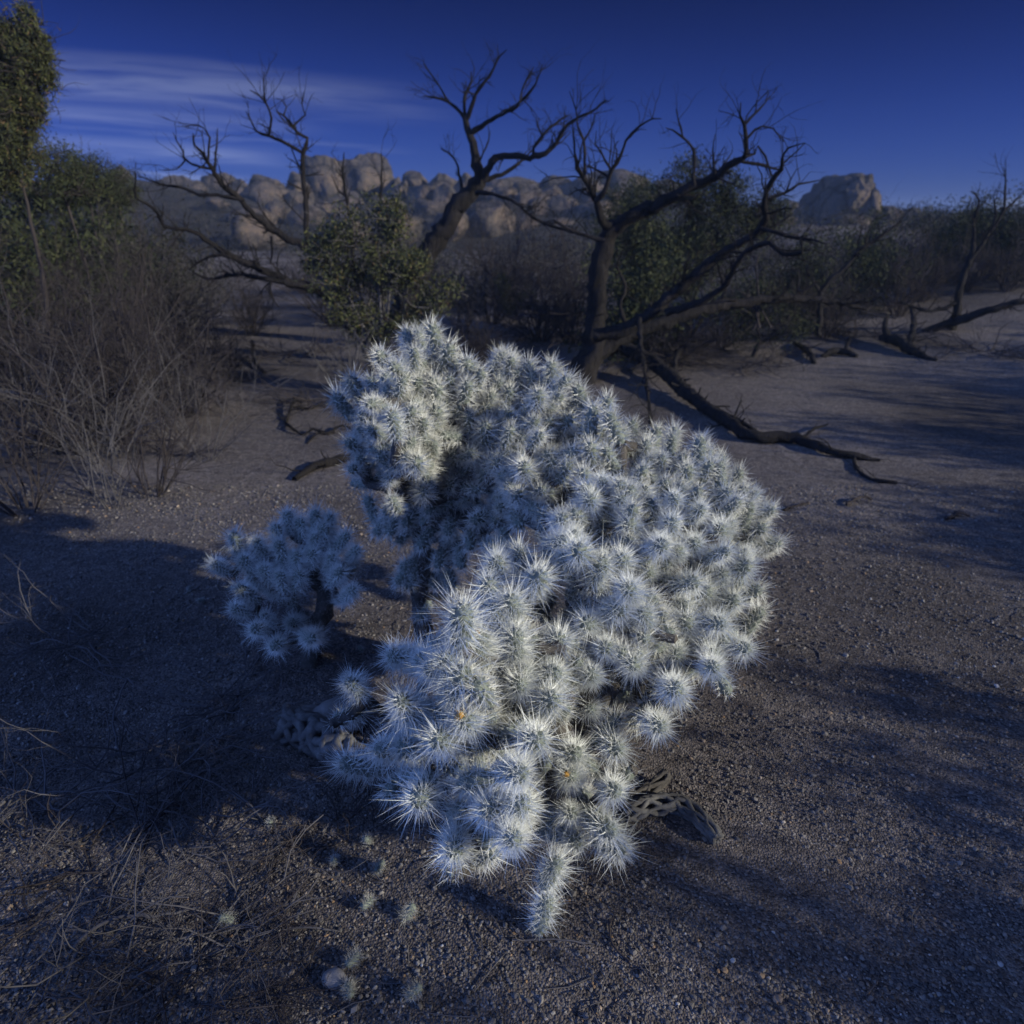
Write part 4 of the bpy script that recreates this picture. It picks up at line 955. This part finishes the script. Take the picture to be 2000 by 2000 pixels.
# fallen joints on the ground
FJ = [mesh_from(a, 'cactus_joint', [M_shed_shaded, M_body]) for a in (JL[0], JL[2])]
for k, (px, py, s_, lb) in enumerate([
   (530, 1612, .62, 'small fallen cholla ball among dark twigs, topmost on the lower left'),
   (445, 1808, .95, 'bright fallen cholla ball tangled in grey twigs at the lower left'),
   (690, 1888, .85, 'fallen cholla ball just right above the white stone'),
   (683, 1945, .85, 'fallen cholla ball just right below the white stone'),
   (810, 1945, .85, 'dim fallen cholla ball at the bottom right of the white stone'),
   (718, 1652, .75, 'dim fallen cholla ball in deep shade, upper left of a pair'),
   (742, 1700, .75, 'dim fallen cholla ball in deep shade between the upper one and the lowest'),
   (718, 1775, .85, 'fallen cholla ball in deep shade above the gravel'),
   (800, 1790, .95, 'blurred fallen cholla ball at the edge of the deep shade'),
   (655, 1690, .7, 'dim fallen cholla ball leftmost in the deep shade'),
   (395, 1180, .7, 'small fallen cholla ball left below the small cactus'),
   (372, 1155, .6, 'tiny fallen cholla ball in shade furthest left of the small cactus'),
   (705, 1275, .6, 'small fallen cholla ball between the two cactus trunks')]):
    g = G(px, py, .022); o = bpy.data.objects.new('fallen_cactus_joint', JLM[2 if k % 2 else 0]); C.objects.link(o); s_ *= .62; o.location = G(px, py, .014)
    o.rotation_euler = (1.2+k, .7*k, k*2.1); o.scale = (s_, s_, s_*.75); o.data = FJ[k % 2]; tag(o, lb, 'cactus joint', 'fallen cholla joints on the ground')

# ------------------------------------------------------------------ wood, stones and litter near the cactus
def skeleton_log(label, px, seed, rcm, m=M_log):
    """weathered cholla skeleton: a hollow lattice of wavy strands"""
    rng = np.random.default_rng(seed); P3 = []
    for it in px: P3.append(G(it[0], it[1], rcm*.9+(it[2] if len(it) > 2 else 0)))
    base = P3[0].copy(); P3 = [a-base for a in P3]; cen, _ = refine(P3, [rcm]*len(P3), .012, 0, rng)
    b = MB(); n = len(cen)
    T_ = [(cen[min(k+1, n-1)]-cen[max(k-1, 0)]).normalized() for k in range(n)]
    for s_ in range(12):
        sg = 1 if s_ % 2 else -1; a0_ = s_*.571; pts = []
        for k in range(n):
            a = a0_+sg*k*.23+.3*math.sin(k*.7+s_)+rng.normal()*.10; u_ = T_[k].cross(V3((0, 0, 1))).normalized(); v_ = T_[k].cross(u_)
            e = 1-.5*(k/n)**2; pts.append(cen[k]+(u_*math.cos(a)+v_*math.sin(a))*rcm*e)
        tube(b, pts, [rcm*.3]*n, 6, 0, .3, rng)
    return tag(b.build('cholla_skeleton', m, loc=base), label, 'dead wood', 'porous cholla skeleton wood')
skeleton_log('porous grey cholla skeleton lying left of the large cactus base in blue shade', [(560, 1440), (620, 1460), (680, 1500), (740, 1530)], 1, .045)
skeleton_log('dark porous cholla skeleton on gravel right of the cactus base, lower of two', [(1215, 1600), (1280, 1585), (1340, 1590), (1400, 1650)], 2, .022)
skeleton_log('dark porous cholla skeleton on gravel right of the cactus base, upper of two', [(1225, 1570), (1265, 1555), (1300, 1535, .02)], 3, .018, M_cwood)
skeleton_log('thin porous cholla stick leaning out from under the cactus at right', [(1130, 1430, .1), (1160, 1475, .06), (1240, 1512, .01)], 4, .012, M_cwood)
def stone(label, px, py, size, seed, m):
    v, f = rock_arrays(size, seed, 3, 6, .5, .1); b = MB(); b.add(v, f, 0, True); g = G(px, py)
    return tag(b.build('stone', m, loc=g+V3((0, 0, size[2]*.3))), label, 'stone', 'loose stones')
stone('pale angular stone on the gravel near the bottom left of centre', 655, 1918, (.052, .04, .032), 1, M_stone)
stone('large dark stone half hidden left of the large cactus', 665, 1425, (.17, .14, .12), 2, M_dstone)
stone('smaller dark stone beside the large dark one', 612, 1412, (.09, .09, .07), 3, M_dstone)
stone('small pale pebble on the open gravel at the right', 1650, 1283, (.022, .018, .014), 4, M_stone)

# individual twigs lying on the gravel
def twig(label, px, r, seed, m=M_twig):
    rng = np.random.default_rng(seed); P3 = [G(a[0], a[1], r+(a[2] if len(a) > 2 else 0)) for a in px]; base = P3[0].copy()
    q_, rr_ = refine([a-base for a in P3], [r*(1-.5*k/len(P3)) for k in range(len(P3))], .015, .4, rng); b = MB(); tube(b, q_, rr_, 6, 0, .05, rng)
    for k in range(3):
        i_ = rng.integers(1, len(q_)-1); d = V3(rng.standard_normal(3)); d.z = abs(d.z)*.3; grow(b, rng, q_[i_], d.normalized(), .05, r*.5, 0, [], .5, 0)
    return tag(b.build('twig', m, loc=base), label, 'twig', 'loose twigs on the gravel')
twig('pale hooked twig on the open gravel right of the cactus', [(1525, 1266), (1570, 1262, .005), (1595, 1275), (1603, 1300)], .0035, 1)
twig('straight pale twig crossing the shade at the lower left', [(565, 1818), (620, 1822, .01), (665, 1825)], .0028, 2)
twig('long thin twig on gravel below the young cholla', [(1000, 1840), (1080, 1843, .004), (1160, 1846)], .0028, 3)
twig('dark curved twig on gravel right of the young cholla', [(1190, 1800), (1195, 1850), (1230, 1880)], .0035, 4, M_twigd)
twig('short pale twig standing off the gravel at the bottom right', [(1268, 1890), (1270, 1920, .01)], .0025, 5)
twig('pale bent twig near the middle of the lower left tangle', [(340, 1635, .05), (352, 1665, .03), (368, 1690)], .003, 6)
twig('short pale twig near the lower left tangle, knobbly with a fork', [(460, 1570, .04), (495, 1590, .02), (520, 1612)], .003, 7)
twig('thick pale twig crossing the lower left tangle', [(135, 1885, .01), (180, 1845, .03), (240, 1812, .03), (330, 1805, .02), (400, 1790, .02)], .005, 8)
twig('upright bent pale twig in the dark at the far left', [(237, 1480), (232, 1440, .06), (265, 1380, .10), (275, 1388, .09)], .0035, 9)
twig('thin twig hugging the shade under the small cactus', [(470, 1385), (440, 1400, .01), (400, 1430), (360, 1445)], .003, 10)
twig('dark thin stick lying right of the fallen limb', [(1530, 1000), (1555, 990), (1578, 985)], .008, 11, M_twigd)
twig('dark arched stick on the open sand', [(1652, 990, .0), (1680, 980, .02), (1702, 980)], .009, 12, M_twigd)
twig('dark small stick on the lit sand at the right', [(1850, 1018), (1870, 1012, .01), (1892, 1012)], .010, 13, M_twigd)
twig('long pale curved stick in the brush at the left edge', [(0, 870, .35), (90, 880, .36), (180, 890, .33)], .012, 14)

# tangle of dead twigs, lower left: one sprawling dead shrub each
TM = []
for sd in (81, 82, 83):
    rng = np.random.default_rng(sd); b = MB()
    for k in range(16):
        a = rng.uniform(0, 6.28); grow(b, rng, V3((rng.uniform(-.1, .1), rng.uniform(-.1, .1), .01)), V3((math.cos(a), math.sin(a), rng.uniform(.05, .35))).normalized(), rng.uniform(.18, .36), .0028, 3, [], .45, -.03, 5, (2, 3), 4, .8, 0, .62, zmin=.003)
    TM.append(b.mesh('dead_twigs', [M_twig if sd != 82 else M_twigd]))
for k, (px, py, sc, lb) in enumerate([
   (400, 1640, .9, 'flattened dead shrub of pale twigs at the lower left, beside the topmost fallen ball'),
   (180, 1720, 1.0, 'flattened dead shrub of dark twigs at the left on lit gravel'),
   (420, 1830, .8, 'flattened dead shrub of grey twigs around the bright fallen ball'),
   (150, 1900, .9, 'flattened dead shrub of twigs in the bottom left corner'),
   (330, 1960, .75, 'flattened dead shrub of dark twigs along the bottom edge'),
   (60, 1560, 1.0, 'flattened dead shrub of twigs at the left edge in the shade'),
   (330, 1480, 1.0, 'flattened dead shrub of dark twigs in the shade above the lit gravel'),
   (540, 1880, .6, 'smallest flattened dead shrub, left of the white stone'),
   (470, 1370, .9, 'flattened dead shrub of twigs left below the small cactus'),
   (150, 1250, 1.0, 'flattened dead shrub of twigs in the dark patch at the left'),
   (660, 1600, .7, 'flattened dead shrub of twigs in the deep shade under the large cactus')]):
    o = bpy.data.objects.new('dead_shrub', TM[k % 3]); C.objects.link(o); o.location = G(px, py, .004); o.scale = (sc,)*3; o.rotation_euler = (0, 0, k*1.7)
    tag(o, lb, 'dead shrub', 'flattened dead shrubs on the ground')

for k, (px, py, sc, lb) in enumerate([
   (1235, 705, 2.6, 'tangle of dark dead branches on the sand between the forked trunk and its fallen limb'),
   (1370, 690, 2.2, 'tangle of dark dead branches on the sand under the wide right limbs'),
   (1480, 715, 1.8, 'small tangle of dead branches on the sand right of the forked tree'),
   (985, 740, 2.0, 'tangle of dead branches left of the forked tree roots'),
   (1700, 660, 2.6, 'tangle of dead branches below the thin leaning tree'),
   (1560, 640, 2.4, 'tangle of dead branches in front of the dark right shrubs'),
   (560, 700, 2.2, 'tangle of dead branches on striped sand left of the olive bush'),
   (640, 790, 1.6, 'small tangle of dead branches left of the large cactus crown'),
   (1900, 690, 2.2, 'tangle of dead branches at the foot of the pale bank at the right')]):
    o = bpy.data.objects.new('dead_branches', TM[1]); C.objects.link(o); o.location = G(px, py, .004); o.scale = (sc, sc, sc*.8); o.rotation_euler = (0, 0, k*2.3)
    tag(o, lb, 'dead branches', 'tangles of dead branches under the trees')

# litter and gravel: uncountable
rng = np.random.default_rng(5); b = MB()
def rand_ground(n, y0, y1, wide=.85):
    y = y0+(y1-y0)*rng.uniform(size=n)**1.5; x = rng.uniform(-wide, wide, n)*(y*.917+.56); return x, y
x, y = rand_ground(60000, .55, 3.6); n = len(x)
z = np.array([zg(float(a), float(c)) for a, c in zip(x, y)])
v, f = ICO[0]; sz = rng.lognormal(math.log(.0023), .36, n)*(1+.14*y); sz = np.minimum(sz, .009)
sc3 = sz[:, None]*rng.uniform(.65, 1.3, (n, 3)); sc3[:, 2] *= .8
an = rng.uniform(0, 6.28, n); ca, sa = np.cos(an), np.sin(an)
V_ = v[None]*sc3[:, None, :]; V_ = V_*(1+.18*rng.standard_normal((n, 12, 1)))
Vx = V_[..., 0]*ca[:, None]-V_[..., 1]*sa[:, None]; Vy = V_[..., 0]*sa[:, None]+V_[..., 1]*ca[:, None]
V_ = np.stack([Vx+x[:, None], Vy+y[:, None], V_[..., 2]+(z+sz*.3)[:, None]], -1)
b.add(V_.reshape(-1, 3), (f[None]+(np.arange(n)*12)[:, None, None]).reshape(-1, 3))
tag(b.build('gravel', M_grain), 'coarse granite gravel covering the near ground', 'gravel', kind='stuff')
b = MB()
for k in range(1500):
    y_ = rng.uniform(.7, 7); x_ = rng.uniform(-.8, .8)*(y_*.917+.56)
    if x_ > .3 and rng.uniform() < .8: continue
    l_ = rng.uniform(.02, .12); a = rng.uniform(0, 6.28); z_ = zg(x_, y_)+.004
    p0 = V3((x_, y_, z_)); d = V3((math.cos(a), math.sin(a), 0)); pr = V3((-d.y, d.x, 0))
    tube(b, [p0, p0+d*l_*.5+pr*rng.uniform(-.01, .01)+V3((0, 0, rng.uniform(0, .01))), p0+d*l_], [.0016, .0013, .0007], 3, 0, closed_tip=False)
tag(b.build('twig_litter', M_twig), 'fine broken twigs and straw scattered over the ground', 'litter', kind='stuff')

# ------------------------------------------------------------------ air
hm = bpy.data.materials.new('haze_air'); hm.use_nodes = True; ht = hm.node_tree; ht.nodes.clear()
ho = ht.nodes.new('ShaderNodeOutputMaterial'); hv = ht.nodes.new('ShaderNodeVolumePrincipled')
hv.inputs['Color'].default_value = (0.50, 0.66, 1.0, 1); hv.inputs['Density'].default_value = HAZE; hv.inputs['Anisotropy'].default_value = 0.0
ht.links.new(hv.outputs[0], ho.inputs['Volume'])
bpy.context.view_layer.update()
ztop = max((o.matrix_world @ Vector(c)).z for o in C.objects if o.type == 'MESH' for c in o.bound_box) + 0.3
hb = MB(); x0, x1, y0, y1, z0, z1 = -305, 305, -16, 255, -4, ztop
hvv = [(x, y, z) for z in (z0, z1) for y in (y0, y1) for x in (x0, x1)]
hb.add(hvv, [(0,2,3),(0,3,1),(4,5,7),(4,7,6),(0,1,5),(0,5,4),(2,6,7),(2,7,3),(0,4,6),(0,6,2),(1,3,7),(1,7,5)])
tag(hb.build('haze', hm), 'thin blue haze over the whole desert', 'haze', kind='stuff')
S.cycles.volume_bounces = 0
